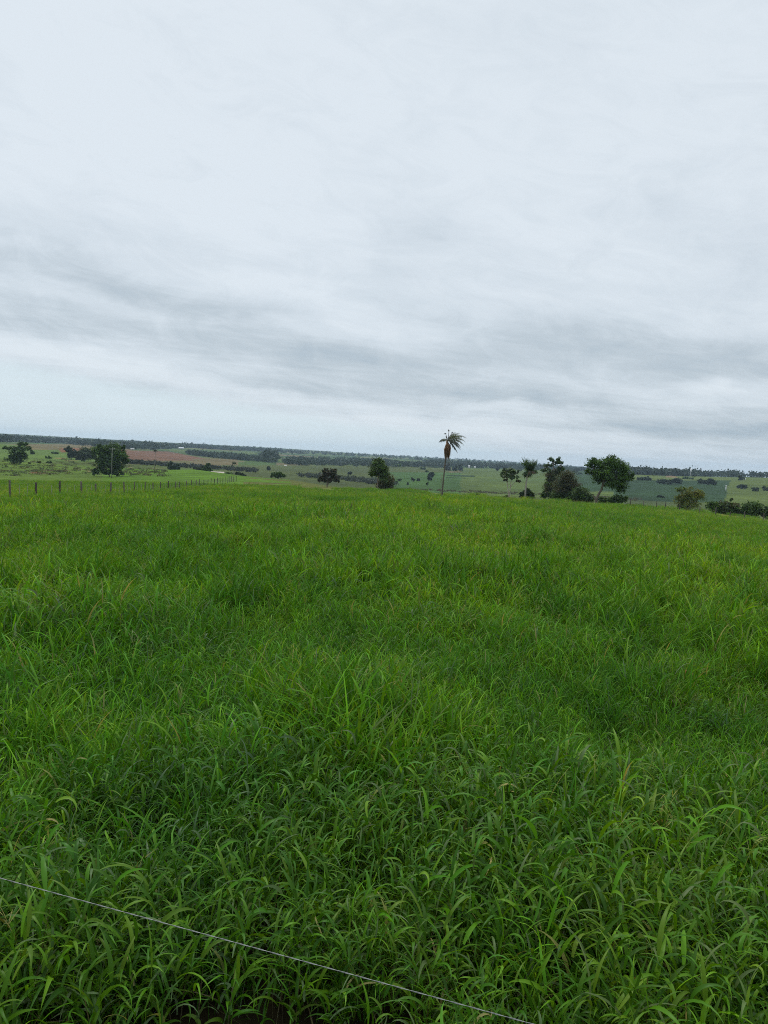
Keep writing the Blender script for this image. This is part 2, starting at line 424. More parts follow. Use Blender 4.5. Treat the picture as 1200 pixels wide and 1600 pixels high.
qw = np.stack([idx[:-1, -1], idx[:-1, 0], idx[1:, 0], idx[1:, -1]], -1)
Vt = np.stack([Xg, Yg, Zg], -1).reshape(-1, 3)
Vt = np.vstack([Vt, [[0, 0, EYE - 1.65]]]); Ct = np.vstack([C.reshape(-1, 3), [[.03, .045, .012]]])
cen = len(Vt) - 1
fan = np.stack([np.full(na, cen), idx[0], np.roll(idx[0], -1), np.roll(idx[0], -1)], -1)
me = bpy.data.meshes.new('ground')
faces3 = [(cen, int(a), int(b_)) for a, b_ in zip(np.roll(idx[0], -1), idx[0])]
Fq = np.vstack([q, qw])[:, ::-1]
k4 = Fq.size
me.vertices.add(len(Vt)); me.vertices.foreach_set('co', Vt.astype(np.float32).ravel())
li = np.concatenate([Fq.ravel(), np.array(faces3, int).ravel()]).astype(np.int32)
me.loops.add(len(li)); me.loops.foreach_set('vertex_index', li)
ls = np.concatenate([np.arange(0, k4, 4), k4 + np.arange(0, 3 * len(faces3), 3)]).astype(np.int32)
me.polygons.add(len(ls)); me.polygons.foreach_set('loop_start', ls)
me.polygons.foreach_set('use_smooth', np.ones(len(ls), bool)); me.update(calc_edges=True)
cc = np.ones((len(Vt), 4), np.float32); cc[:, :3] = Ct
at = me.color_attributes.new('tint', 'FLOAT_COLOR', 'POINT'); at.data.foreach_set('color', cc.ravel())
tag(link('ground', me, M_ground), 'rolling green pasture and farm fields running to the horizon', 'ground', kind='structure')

# ------------------------------------------------------------------ grass prototypes (scattered by geometry nodes)
G = np.random.default_rng(5)
def blades(root, azm, lean, bend, length, width, nseg, fold=.25, col=None, twist=0.0):
    """vectorised arching leaves. root (n,3); returns V, quads, C"""
    n = len(root)
    t = np.linspace(0, 1, nseg + 1)
    ang = lean[:, None] + bend[:, None] * t[None, :] ** 1.3          # angle from vertical
    seg = length[:, None] / nseg
    dx = np.sin(ang) * seg; dz = np.cos(ang) * seg
    r = np.concatenate([np.zeros((n, 1)), np.cumsum((dx[:, :-1] + dx[:, 1:]) / 2, 1)], 1)
    z = np.concatenate([np.zeros((n, 1)), np.cumsum((dz[:, :-1] + dz[:, 1:]) / 2, 1)], 1)
    az2 = azm[:, None] + twist * t[None, :] * G.normal(0, 1, (n, 1))
    h = np.stack([np.cos(az2), np.sin(az2), np.zeros_like(az2)], -1)
    P = root[:, None, :] + h * r[..., None]; P[..., 2] += z
    wp = np.minimum(1, .45 + 2.2 * t) * (1 - t ** 2.2) + .02
    side = np.stack([-np.sin(az2), np.cos(az2), np.zeros_like(az2)], -1)
    roll = G.normal(0, .45, (n, 1, 1))
    nrm = np.stack([-np.cos(ang) * np.cos(az2), -np.cos(ang) * np.sin(az2), np.sin(ang)], -1)
    side = side * np.cos(roll) + nrm * np.sin(roll)
    hw = (width[:, None] * .5 * wp[None, :])[..., None]
    up = nrm * hw * fold
    L, Rr = P - side * hw + up, P + side * hw + up
    V = np.stack([L, P, Rr], 2)                                       # n, s+1, 3, 3
    V = V.reshape(-1, 3)
    base = (np.arange(n) * (nseg + 1) * 3)[:, None, None]
    s = np.arange(nseg)[None, :, None] * 3
    q1 = np.stack([s, s + 1, s + 4, s + 3], -1).reshape(1, nseg, 4)
    q2 = np.stack([s + 1, s + 2, s + 5, s + 4], -1).reshape(1, nseg, 4)
    Q = np.concatenate([base + q1, base + q2], 1).reshape(-1, 4)
    Cc = np.repeat(col, (nseg + 1) * 3, 0)
    return V, Q, Cc
GREENS_NEAR = np.array([(.055, .155, .007), (.038, .125, .006), (.075, .190, .009), (.030, .098, .009), (.090, .190, .020), (.042, .130, .014)])
GREENS_FAR = np.array([(.105, .215, .012), (.082, .192, .008), (.128, .232, .012), (.070, .168, .009), (.135, .222, .022), (.092, .200, .010)])
GREENS_FAR = GREENS_FAR * np.array([1.00, 1.10, 1.1])
GREENS_NEAR = GREENS_NEAR * np.array([1.16, 1.02, .75])
GREENS_MID = (GREENS_NEAR * .85 + GREENS_FAR * 1.15) / 2 * np.array([1.04, 1.08, 1.1])
GREENS = GREENS_NEAR
def leafcols(n, dry=.03, pale=.0):
    c = GREENS[G.integers(0, len(GREENS), n)] * G.uniform(.75, 1.3, (n, 1))
    c = c * G.uniform(.90, 1.10, (n, 3)) * (1 + (G.random((n, 1)) < .12) * .45)
    pl = G.random(n) < .09                      # pale greyish leaf undersides, also leaf sheen put into the colour
    c[pl] = np.array([.115, .175, .070]) * G.uniform(.75, 1.25, (pl.sum(), 1))
    d = G.random(n) < dry
    c[d] = np.array([(.34, .29, .12), (.26, .26, .08), (.22, .20, .08)])[G.integers(0, 3, d.sum())]
    return c
def build_patch(name, radius, ntill, h, lw, ll, per, nseg, upright, dry=.03, stalks=0, pal=None, lo=.08, tufts=0, tsd=.07, far=False):
    global GREENS
    GREENS = GREENS_NEAR if pal is None else pal
    Vs, Qs, Cs = [], [], []; off = 0
    def push(V, Q, c):
        nonlocal off
        Vs.append(V); Qs.append(Q + off); Cs.append(c); off += len(V)
    n = ntill
    rr = radius * np.sqrt(G.random(n)); th = G.uniform(0, 2 * np.pi, n)
    base = np.stack([rr * np.cos(th), rr * np.sin(th), np.full(n, -.03)], -1)
    H = h * G.uniform(.45, 1.15, n)
    if tufts:
        tr = radius * np.sqrt(G.random(tufts)); ta = G.uniform(0, 6.28, tufts); th_ = G.uniform(.7, 1.35, tufts)
        kk = G.integers(0, tufts, n); loose = G.random(n) < .25
        tx = tr[kk] * np.cos(ta[kk]) + G.normal(0, tsd, n); ty = tr[kk] * np.sin(ta[kk]) + G.normal(0, tsd, n)
        base[:, 0] = np.where(loose, base[:, 0], tx); base[:, 1] = np.where(loose, base[:, 1], ty)
        H = H * np.where(loose, .7, th_[kk])
    la = G.uniform(0, 2 * np.pi, n); ln = G.normal(0, .22, n) * (1 - upright * .4)
    d = np.stack([np.cos(la) * np.sin(ln), np.sin(la) * np.sin(ln), np.cos(ln)], -1)
    # culms
    cc0 = leafcols(n, dry) * .8; bs = G.random(n) < .35; cc0[bs] = np.array([.13, .105, .055]) * G.uniform(.6, 1.3, (bs.sum(), 1))
    V, Q, c = blades(base, la, np.abs(ln), np.full(n, .15), H * .9, np.full(n, lw * .35), max(2, nseg // 2), .1, cc0)
    push(V, Q, c)
    # leaves up the culm
    N = n * per
    k = np.repeat(np.arange(n), per); lev = np.tile(np.linspace(lo, .9, per), n) + G.uniform(-.08, .08, N)
    root = base[k] + d[k] * (H[k] * lev)[:, None]
    azm = np.tile(np.arange(per) * math.pi, n) + np.repeat(G.uniform(0, 6.28, n), per) + G.normal(0, .5, N)
    lean = G.uniform(.15, .75, N) * (1 - upright * .6)
    bend = G.uniform(.8, 2.6, N) * (1 - upright * .62)
    L = ll * G.uniform(.55, 1.25, N) * (1.1 - .35 * np.abs(lev - .5))
    W = lw * G.uniform(.6, 1.25, N)
    push(*blades(root, azm, lean, bend, L, W, nseg, .3, leafcols(N, dry), .25))
    # dead litter low down
    nl = max(3, ntill // 3)
    rr = radius * np.sqrt(G.random(nl)); th = G.uniform(0, 6.28, nl)
    root = np.stack([rr * np.cos(th), rr * np.sin(th), G.uniform(.0, h * .3, nl)], -1)
    lc = np.array([(.12, .095, .045), (.08, .062, .035), (.16, .125, .07)])[G.integers(0, 3, nl)]
    push(*blades(root, G.uniform(0, 6.28, nl), G.uniform(.9, 1.7, nl), G.uniform(-.2, .5, nl), ll * G.uniform(.5, 1.2, nl), lw * .5 * np.ones(nl), 3, .1, lc))
    # flowering stalks
    for _ in range(stalks):
        x, y = G.uniform(-radius, radius, 2) * .8
        hh = h * G.uniform(1.25, 1.75); a = G.uniform(0, 6.28); l0 = abs(G.normal(.12, .1))
        col = np.array([[(.22, .24, .08), (.30, .26, .11), (.16, .20, .06)][G.integers(0, 3)]])
        root = np.array([[x, y, 0.]])
        V, Q, c = blades(root, np.array([a]), np.array([l0]), np.array([.35]), np.array([hh]), np.array([max(.0022, lw * .16)]), 6, .5, col)
        push(V, Q, c)
        mid = V.reshape(7, 3, 3)[:, 1]
        nb = 9
        tt = G.uniform(.72, 1.0, nb) * 6; i0 = np.minimum(tt.astype(int), 5); fr = (tt - i0)[:, None]
        r_ = mid[i0] * (1 - fr) + mid[i0 + 1] * fr
        push(*blades(r_, G.uniform(0, 6.28, nb), G.uniform(.3, 1.0, nb), G.uniform(.1, .8, nb), G.uniform(.03, .09, nb) * (hh / .6), np.full(nb, max(.0028, lw * .22)), 3, .5, np.repeat(col * 1.25, nb, 0)))
    me = npmesh(name, np.vstack(Vs), np.vstack(Qs), np.vstack(Cs), True)
    me.materials.append(M_grass_far if far else M_grass)
    return bpy.data.objects.new(name, me)
protos = []
def proto(**kw): protos.append(build_patch('grass_tuft.%03d' % len(protos), **kw)); return len(protos) - 1
NEAR = [proto(radius=.20, ntill=31, h=.42, lw=.0125, ll=.150, per=5, nseg=7, upright=.06, dry=.006, lo=.30) for _ in range(6)]
FINE = [proto(radius=.22, ntill=34, h=.34, lw=.0100, ll=.19, per=4, nseg=5, upright=.55, dry=.012, lo=.2, pal=GREENS_MID * np.array([1.00, 1.03, 1.1]), tufts=4, tsd=.05, far=True) for _ in range(6)]
STALK = [proto(radius=.20, ntill=14, h=.38, lw=.009, ll=.18, per=4, nseg=5, upright=.5, dry=.02, stalks=2, pal=GREENS_MID) for _ in range(3)]
TALL = [proto(radius=.16, ntill=38, h=.38, lw=.0115, ll=.32, per=3, nseg=7, upright=.62, dry=.008, far=True, pal=GREENS_MID * np.array([.84, .92, .9])) for _ in range(3)]
MID = [proto(radius=.48, ntill=74, h=.32, lw=.0155, ll=.19, per=4, nseg=4, upright=.55, dry=.012, pal=GREENS_MID * .3 + GREENS_FAR * .7, lo=.3, tufts=9, tsd=.07, far=True) for _ in range(6)]
MIDS = [proto(radius=.48, ntill=45, h=.36, lw=.012, ll=.22, per=4, nseg=3, upright=.55, dry=.02, stalks=7, pal=GREENS_FAR, far=True) for _ in range(2)]
FAR = [proto(radius=1.15, ntill=330, h=.30, lw=.024, ll=.27, per=2, nseg=2, upright=.6, dry=.015, pal=GREENS_FAR, tufts=16, tsd=.13, far=True) for _ in range(6)]
FARS = [proto(radius=1.15, ntill=160, h=.36, lw=.022, ll=.27, per=2, nseg=2, upright=.7, dry=.06, stalks=12, pal=GREENS_FAR, far=True) for _ in range(2)]
WIDE = [proto(radius=.25, ntill=7, h=.42, lw=.019, ll=.24, per=4, nseg=7, upright=.12, dry=.0) for _ in range(2)]
gcol = bpy.data.collections.new('grass_tufts')
for o_ in protos: gcol.objects.link(o_)

pts, rots, scs, ids = [], [], [], []
def scatter(rmin, rmax, step, choose, amin=-42, amax=42, sc=(.8, 1.2), hn=1.0, tilt=.12):
    k = int(rmax / step) + 1
    gx, gy = np.meshgrid(np.arange(-k, k + 1) * step, np.arange(-2, k + 1) * step)
    gx = gx + G.uniform(-.5, .5, gx.shape) * step; gy = gy + G.uniform(-.5, .5, gy.shape) * step
    r = np.hypot(gx, gy); a = np.degrees(np.arctan2(gx, gy))
    edge = G.uniform(-.08, .08, r.shape) * r
    ok = (r + edge > rmin) & (r + edge < rmax) & (a > amin) & (a < amax)
    x, y = gx[ok], gy[ok]
    keep = ~in_clear(x, y)
    x, y = x[keep], y[keep]
    z = hfun(x, y) - .01
    patch = fbm(x, y, 2.2, 50) * .6 + fbm(x, y, 9, 51) * .4
    s = G.uniform(sc[0], sc[1], len(x)) * (1 + hn * (patch - .5) * 1.9)
    for i in range(len(x)):
        pts.append((x[i], y[i], z[i])); rots.append((G.normal(0, tilt), G.normal(0, tilt), G.uniform(0, 6.28)))
        scs.append(max(.30, s[i] * (.8 if math.hypot(x[i], y[i]) < 2.2 else 1))); ids.append(choose(x[i], y[i], patch[i]))
POST0 = None
def in_clear(x, y):
    r = np.hypot(x, y)
    lim = np.where(x < .25, 2.06, 1.5) + (vnoise(x, y, .35, 77) - .5) * .5
    u_ = 600 + 1155 * x / np.maximum(y, .1)
    fade = (r > 116 + (vnoise(x, y, 7, 66) - .5) * 22) & (u_ > 455) & (vnoise(x, y, 3, 67) > .18)
    return (r < lim) | fade
pick = lambda L: L[int(G.integers(0, len(L)))]
def ch_near(x, y, p):
    r = math.hypot(x, y); u = G.random()
    if u < .07: return pick(STALK)
    if u < .038: return pick(WIDE)
    leafy = np.clip((4.6 - r) / 2.2 + (p - .5) * 1.5 + (.25 if x > 0 else 0), .05, .9)
    return pick(NEAR) if G.random() < leafy else pick(FINE)
scatter(.6, 8.5, .155, ch_near, -55, 55, hn=1.15)
scatter(8, 27, .36, lambda x, y, p: pick(MIDS) if G.random() < .12 else pick(MID), hn=1.25)
def ch_far(x, y, p): return pick(FARS) if G.random() < .16 else pick(FAR)
scatter(26, 150, .95, ch_far, -36, 36, hn=1.35, tilt=.05)
# taller tussocks where the photo shows them
def tuss(px_, py_, rad, n, s, pool=None):
    c = hit(px_, py_, .8)
    for _ in range(n):
        x, y = c.x + G.normal(0, rad), c.y + G.normal(0, rad)
        pts.append((x, y, float(hfun(x, y)) - .01)); rots.append((G.normal(0, .18), G.normal(0, .18), G.uniform(0, 6.28)))
        scs.append(s * G.uniform(.72, 1.18)); ids.append(pick(pool or TALL))
for t in ((560, 1210, .22, 16, 1.15), (500, 1190, .2, 8, 1.0), (640, 1200, .2, 6, 1.0), (250, 1230, .3, 9, .9), (60, 1200, .25, 6, .95), (1010, 1110, .3, 8, .85), (1180, 1080, .3, 7, 1.0), (860, 1240, .3, 6, .8),
          (400, 975, .5, 26, 1.15), (345, 930, .5, 14, 1.0), (295, 1010, .4, 14, 1.0), (690, 960, .5, 10, .9), (640, 900, .7, 14, 1.1), (1000, 1005, .45, 16, 1.0), (1090, 985, .5, 14, 1.1), (850, 985, .4, 12, .9), (30, 1040, .4, 8, 1.0),
          (960, 915, .9, 22, 1.15), (1130, 900, .8, 14, 1.1), (800, 905, .8, 12, 1.1), (145, 860, 1.2, 18, 1.2), (330, 862, 1.0, 14, 1.2), (560, 880, .8, 10, 1.1), (1190, 940, .7, 12, 1.2), (60, 930, .7, 12, 1.1), (120, 1330, .2, 5, .8), (1120, 1370, .2, 4, .8)):
    tuss(*t)
for (qx, qy) in ((688, 803), (452, 766), (390, 762), (900, 800), (610, 815), (150, 815), (1050, 830), (290, 805), (770, 835), (430, 770), (462, 768)):
    c = hit(qx, qy, 20)
    for _ in range(9):
        x, y = c.x + G.normal(0, 1.0), c.y + G.normal(0, .8)
        pts.append((x, y, float(hfun(x, y)))); rots.append((0, 0, G.uniform(0, 6.28))); scs.append(G.uniform(1.5, 2.3)); ids.append(pick(MID))
for _ in range(110):                   # odd tussocks all the way back
    a = math.radians(G.uniform(-31, 31)); r = math.exp(G.uniform(math.log(9), math.log(115))); k_ = G.uniform(.25, .9)
    for _ in range(int(G.integers(4, 11))):
        x, y = r * math.sin(a) + G.normal(0, k_), r * math.cos(a) + G.normal(0, k_ * .7)
        pts.append((x, y, float(hfun(x, y)))); rots.append((G.normal(0, .1), G.normal(0, .1), G.uniform(0, 6.28)))
        t_ = G.random() < .5
        scs.append(G.uniform(.95, 1.45) * (1.0 if t_ else .95)); ids.append(pick(TALL if t_ else MID))
for _ in range(1500):
    a = math.radians(G.uniform(-31, 31)); r = G.uniform(80, 150 if a < -.12 else 124)
    x, y = r * math.sin(a), r * math.cos(a)
    pts.append((x, y, float(hfun(x, y)))); rots.append((0, 0, G.uniform(0, 6.28))); scs.append(G.uniform(.9, 1.9)); ids.append(pick(MIDS if G.random() < .7 else MID))
pm = bpy.data.meshes.new('meadow_grass'); pm.from_pydata(pts, [], [])
a_ = pm.attributes.new('t_rot', 'FLOAT_VECTOR', 'POINT'); a_.data.foreach_set('vector', np.array(rots, np.float32).ravel())
a_ = pm.attributes.new('t_scale', 'FLOAT', 'POINT'); a_.data.foreach_set('value', np.array(scs, np.float32))
a_ = pm.attributes.new('t_index', 'INT', 'POINT'); a_.data.foreach_set('value', np.array(ids, np.int32))
go = link('meadow_grass', pm)
tag(go, 'dense tall green pasture grass filling the foreground', 'grass', kind='stuff')
gt = bpy.data.node_groups.new('scatter_grass', 'GeometryNodeTree')
gt.interface.new_socket('Geometry', in_out='INPUT', socket_type='NodeSocketGeometry'); gt.interface.new_socket('Geometry', in_out='OUTPUT', socket_type='NodeSocketGeometry')
gi, go_ = gt.nodes.new('NodeGroupInput'), gt.nodes.new('NodeGroupOutput')
iop = gt.nodes.new('GeometryNodeInstanceOnPoints'); ci = gt.nodes.new('GeometryNodeCollectionInfo')
ci.inputs[0].default_value = gcol; ci.inputs[1].default_value = True; ci.inputs[2].default_value = True
def named(n_, ty):
    q_ = gt.nodes.new('GeometryNodeInputNamedAttribute'); q_.data_type = ty; q_.inputs[0].default_value = n_; return q_.outputs[0]
e2r = gt.nodes.new('FunctionNodeEulerToRotation')
gt.links.new(named('t_rot', 'FLOAT_VECTOR'), e2r.inputs[0]); gt.links.new(e2r.outputs[0], iop.inputs['Rotation'])
gt.links.new(named('t_scale', 'FLOAT'), iop.inputs['Scale']); gt.links.new(named('t_index', 'INT'), iop.inputs['Instance Index'])
iop.inputs['Pick Instance'].default_value = True
gt.links.new(gi.outputs[0], iop.inputs['Points']); gt.links.new(ci.outputs[0], iop.inputs['Instance']); gt.links.new(iop.outputs[0], go_.inputs[0])
md = go.modifiers.new('scatter', 'NODES'); md.node_group = gt
print('grass points', len(pts))

# ------------------------------------------------------------------ trees
T = np.random.default_rng(23)
def leaf_cloud(cent, rad, ncl, nlf, lsize, cols, shell=.55, clr=.22, flat=.7):
    """leaf quads gathered in clumps spread through an ellipsoid"""
    cent = np.array(cent); rad = np.array(rad)
    u = T.normal(0, 1, (ncl, 3)); u /= np.linalg.norm(u, axis=1)[:, None]
    rr = (shell + (1 - shell) * T.random(ncl))[:, None] * T.uniform(.75, 1.08, (ncl, 1))
    cc_ = cent + u * rr * rad
    k = np.repeat(np.arange(ncl), nlf); n = len(k)
    cs = T.uniform(.6, 1.4, ncl)[k][:, None]
    P = cc_[k] + T.normal(0, 1, (n, 3)) * rad.mean() * clr * cs * np.array([1, 1, flat])
    a = T.normal(0, 1, (n, 3)); a[:, 2] *= .5; a /= np.linalg.norm(a, axis=1)[:, None]
    b_ = np.cross(a, T.normal(0, 1, (n, 3))); b_ /= np.linalg.norm(b_, axis=1)[:, None]
    s = lsize * T.uniform(.6, 1.4, (n, 1)) * 1.15
    V = np.stack([P - a * s, P + b_ * s * .6, P + a * s, P - b_ * s * .6], 1).reshape(-1, 3)
    Q = np.arange(n * 4).reshape(-1, 4)
    pal = np.array(cols)
    c_ = pal[T.integers(0, len(pal), ncl)][k] * T.uniform(.75, 1.25, (n, 1))
    return V, Q, np.repeat(c_, 4, 0), cc_
DARK = [(.046, .092, .020), (.062, .122, .024), (.088, .155, .030), (.032, .066, .018)]
GREYG = [(.055, .085, .040), (.070, .088, .045), (.045, .068, .034)]
BROWN = [(.085, .082, .040), (.070, .086, .034), (.055, .080, .030), (.100, .088, .045)]
LIGHT = [(.10, .16, .035), (.13, .18, .04), (.08, .13, .03)]
YELL = [(.15, .17, .030), (.12, .155, .030), (.17, .155, .04), (.09, .13, .03)]
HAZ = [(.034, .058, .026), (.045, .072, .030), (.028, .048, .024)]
def tree(name, label, cat, base, D, blobs, stems=None, cols=DARK, lpx=1.25, dens=1.0, shell=.5, clr=.2, group=None, bark=(.16, .13, .10), limbs=True, ground=True):
    """blobs/stems are given in photo pixels relative to nothing (absolute); scale = D/F metres per pixel"""
    g = ground_at(base[0], base[1], D) if D else hit(base[0], base[1], 160)
    D = math.hypot(g.x, g.y)
    s = D / F
    fw = Vector((g.x, g.y, 0)).normalized(); rt = Vector((fw.y, -fw.x, 0))
    def loc(x, y, dep=0.0):
        dx, dy = x - base[0], base[1] - y
        up = dx * sr + dy * cr; ri = dx * cr - dy * sr
        return rt * (ri * s) + fw * (dep * s) + Vector((0, 0, up * s))
    if group is None:
        if base[0] > 735 and D < 170: group = 'trees and bushes along the right edge of the pasture'
        elif D < 800: group = 'trees and bushes dotted over the near fields'
        else: group = 'trees and bushes across the valley'
    root = empty(name, g, label, cat, group)
    Vs, Qs, Cs, off, anchors = [], [], [], 0, []
    nb_ = []
    for bl in blobs:                     # small round masses break up into uneven clumps
        if bl[2] * bl[3] < 75 and bl[2] > 2.4:
            for q_ in (-.62, -.1, .5):
                k_ = T.uniform(.55, 1.05)
                nb_.append((bl[0] + (q_ + T.uniform(-.12, .12)) * bl[2], bl[1] + bl[3] * (1 - k_) * .9, bl[2] * T.uniform(.42, .6), bl[3] * k_) + tuple(bl[4:]))
        else: nb_.append(bl)
    for bl in nb_:
        x, y, rx, ry = bl[:4]; cl = bl[4] if len(bl) > 4 else cols
        dep = T.uniform(-.25, .25) * rx
        c0 = loc(x, y, dep)
        area = rx * ry
        ncl = int(max(8, 24 * dens ** 1.6 * (area / 40) ** .85)); nlf = 34 if area > 30 else 20
        Rr = (abs(rt.x) * rx * s + abs(fw.x) * rx * s, abs(rt.y) * rx * s + abs(fw.y) * rx * s, ry * s)
        Rr = (rx * s, rx * s, ry * s)
        V, Q, c_, cc_ = leaf_cloud(c0, Rr, ncl, nlf, lpx * s * .75, cl, shell, clr)
        V[:, 2] = np.maximum(V[:, 2], .02)
        Vs.append(V); Qs.append(Q + off); Cs.append(c_); off += len(V); anchors.append((c0, cc_))
    me = npmesh('crown', np.vstack(Vs), np.vstack(Qs), np.vstack(Cs))
    link('foliage' if cat in ('bush', 'shrub') else 'crown', me, M_leaf, root)
    mb = MB()
    if stems is None:
        bx, by = base; x, y, rx, ry = blobs[0][:4]
        stems = [[(bx, by + 1.0, max(.5, rx * .06)), ((bx + x) / 2 + .3, (by + y) / 2, max(.4, rx * .05)), (x, y, max(.25, rx * .03))]]
    tips = []
    for st in stems:
        pth = [loc(p_[0], p_[1]) for p_ in st]; rr = [p_[2] * s for p_ in st]
        dense, rd = [], []
        for i in range(len(pth) - 1):
            for k_ in range(4):
                f_ = k_ / 4; dense.append(pth[i].lerp(pth[i + 1], f_)); rd.append(rr[i] * (1 - f_) + rr[i + 1] * f_)
        dense.append(pth[-1]); rd.append(rr[-1])
        mb.tube(dense, rd, 7, bark); tips.append((dense[-3], rd[-3])); tips.append((dense[-2], rd[-2]))
    if limbs:
        for c0, cc_ in anchors:
            t0, r0_ = min(tips, key=lambda q_: (q_[0] - c0).length)
            for q_ in cc_[::max(1, len(cc_) // 6)][:7]:
                q_ = Vector(q_); mid_ = t0.lerp(q_, .5) + Vector((0, 0, .08 * (q_ - t0).length))
                mb.tube([t0, mid_, q_], [r0_ * .6, r0_ * .38, r0_ * .15], 5, bark)
    link('trunk' if cat not in ('bush', 'shrub') else 'stems', mb.mesh('trunk', True), M_bark, root)
    return root

# -- left side
tree('spreading_tree', 'dark layered tree standing alone in the pasture at far left, gaps between its boughs', 'tree', (29, 720), 385,
     [(36, 690.5, 9, 5.5), (18, 696, 7, 5), (30, 701, 13, 7.5), (25, 712, 12, 7), (42, 698, 6, 4), (33, 708, 9, 6)], cols=DARK, dens=1.1, shell=.2, clr=.16)
tree('round_tree', 'small dark hazy tree beside the reddish soil, left of the grey-green round tree', 'tree', (112, 715), 560,
     [(109, 700, 5, 6), (113, 707, 5, 7), (117, 706, 3, 5)], cols=HAZ, dens=1.6)
tree('round_tree', 'grey-green rounded tree just left of the big dark tree behind the fence', 'tree', (132, 719), 520,
     [(132, 708, 9, 9), (142, 708, 6, 9), (125, 712, 5, 5)], cols=GREYG + HAZ, dens=1.6)
tree('broad_tree', 'big dense dark green tree behind the pale utility pole and left fence', 'tree', (172, 743), 283,
     [(158, 704, 12, 9), (175, 703, 14, 10), (187, 712, 11, 11), (162, 722, 13, 12), (180, 727, 14, 12), (172, 714, 16, 14), (194, 719, 6, 6), (157, 734, 10, 7), (184, 738, 8, 5), (190, 700, 5, 5), (170, 735, 10, 6)],
     cols=DARK, dens=1.1, shell=.2, clr=.17)
tree('low_bush', 'low flat dark bush on the green slope right of the far left tree', 'bush', (86, 705), 700, [(86, 703.5, 4.5, 1.6)], cols=DARK, limbs=False)
tree('low_bush', 'small rounded dark bush on the green slope below the flat one', 'bush', (76, 710.5), 520, [(76, 708.5, 4, 2.3)], cols=DARK, limbs=False)
tree('low_bush', 'tiny dark bush below the rounded bush on the left slope', 'bush', (77, 717.5), 430, [(77, 716, 3.2, 1.7)], cols=DARK, limbs=False)
tree('low_bush', 'small upright bush right beside the far left spreading tree', 'bush', (51, 702), 600, [(51, 699, 2.6, 3)], cols=DARK, limbs=False)
tree('yellow_bush', 'yellowish small bush at the foot of the far left slope', 'bush', (61, 716), 420, [(61, 714, 2.6, 1.7)], cols=YELL, limbs=False)
tree('yellow_bush', 'small pale bush nearest below the far left spreading tree', 'bush', (47, 719.5), 400, [(47, 718, 2.3, 1.5)], cols=YELL, limbs=False)
tree('cedar_tree', 'tallest pointed dark tree of the clump before the red ploughed field', 'tree', (268, 730), 450, [(267, 723, 4, 6), (267.5, 718, 2.2, 4), (271, 725, 4, 5)], cols=HAZ + DARK, dens=1.8)
tree('cedar_tree', 'shorter pointed dark tree right of the clump before the red ploughed field', 'tree', (279, 731), 450, [(279, 724, 2.6, 5), (279, 728, 3, 3)], cols=HAZ + DARK, dens=1.8)
tree('broad_tree', 'dark tree standing left of the long pale-roofed shed', 'tree', (325, 735), 420, [(325, 723, 4.5, 5), (327, 729, 5, 5), (321, 729, 4, 4)], cols=DARK, dens=1.5)
tree('broad_tree', 'bluish dark tree at the right end of the red ploughed field', 'tree', (309, 733), 450, [(308, 726, 5, 5), (314, 727, 5, 4.5)], cols=HAZ, dens=1.5)
tree('low_bush', 'dark bush at the right end of the long pale-roofed shed', 'bush', (357, 737), 400, [(358, 734, 5, 2.6), (354, 735, 4, 2)], cols=DARK, limbs=False)
tree('low_bush', 'dark rounded bush right of the slender palm beyond the bright field', 'bush', (376, 739), 390, [(375, 735, 6, 3.4), (381, 737.5, 5, 2)], cols=HAZ, limbs=False)
tree('umbrella_tree', 'small low dome-shaped tree at the edge of the bright field', 'tree', (434, 751), 285,
     [(430, 743, 7, 4.5), (438, 745, 7, 4.5), (427, 746, 4, 3), (434, 742, 6, 3.5)], stems=[[(434, 752, .7), (434, 748, .6), (432, 744, .4)], [(434, 752, .6), (437, 747, .4), (439, 744, .3)]], cols=DARK, dens=1.6)
tree('round_tree', 'tiny dark tree alone on the olive slope above the dome-shaped tree', 'tree', (420, 736), 0, [(420, 731, 3, 3.5)], cols=HAZ, dens=1.5)
tree('brown_tree', 'rounded brownish tree on a short trunk left of the taller two-toned tree', 'tree', (511, 760), 175,
     [(515, 738, 11, 6), (505, 743, 7, 6), (524, 742, 8, 7), (513, 748, 11, 5), (509, 733, 6, 4), (521, 734, 6, 4), (501, 748, 5, 4), (527, 749, 5, 4)], stems=[[(511, 762, 1.1), (511, 755, .9), (513, 748, .6)], [(511, 757, .7), (519, 748, .5), (522, 743, .3)]],
     cols=[(.075, .062, .042), (.060, .062, .034), (.045, .058, .028), (.030, .05, .02)], dens=1.05, shell=.2, clr=.18)
tree('tall_tree', 'tall dark tree on a bare straight trunk left of the dead palm', 'tree', (590, 768), 150,
     [(592, 724, 9, 8.5), (590, 733, 13, 10), (598, 736, 10, 10), (585, 740, 8, 8), (600, 746, 9, 9)], stems=[[(590, 769, 1.2), (590, 756, 1.0), (591, 745, .9), (592, 728, .5)]], cols=DARK + BROWN[1:3], dens=1.2, shell=.25)
tree('brown_tree', 'brownish bushy tree merging with the right side of the tall bare-trunked tree', 'tree', (605, 762), 165,
     [(606, 745, 10, 10), (609, 754, 8, 7), (598, 752, 9, 8), (600, 738, 7, 6)], stems=[[(605, 764, 1.0), (605, 754, .7), (605, 746, .4)]], cols=BROWN, dens=1.2, shell=.35)

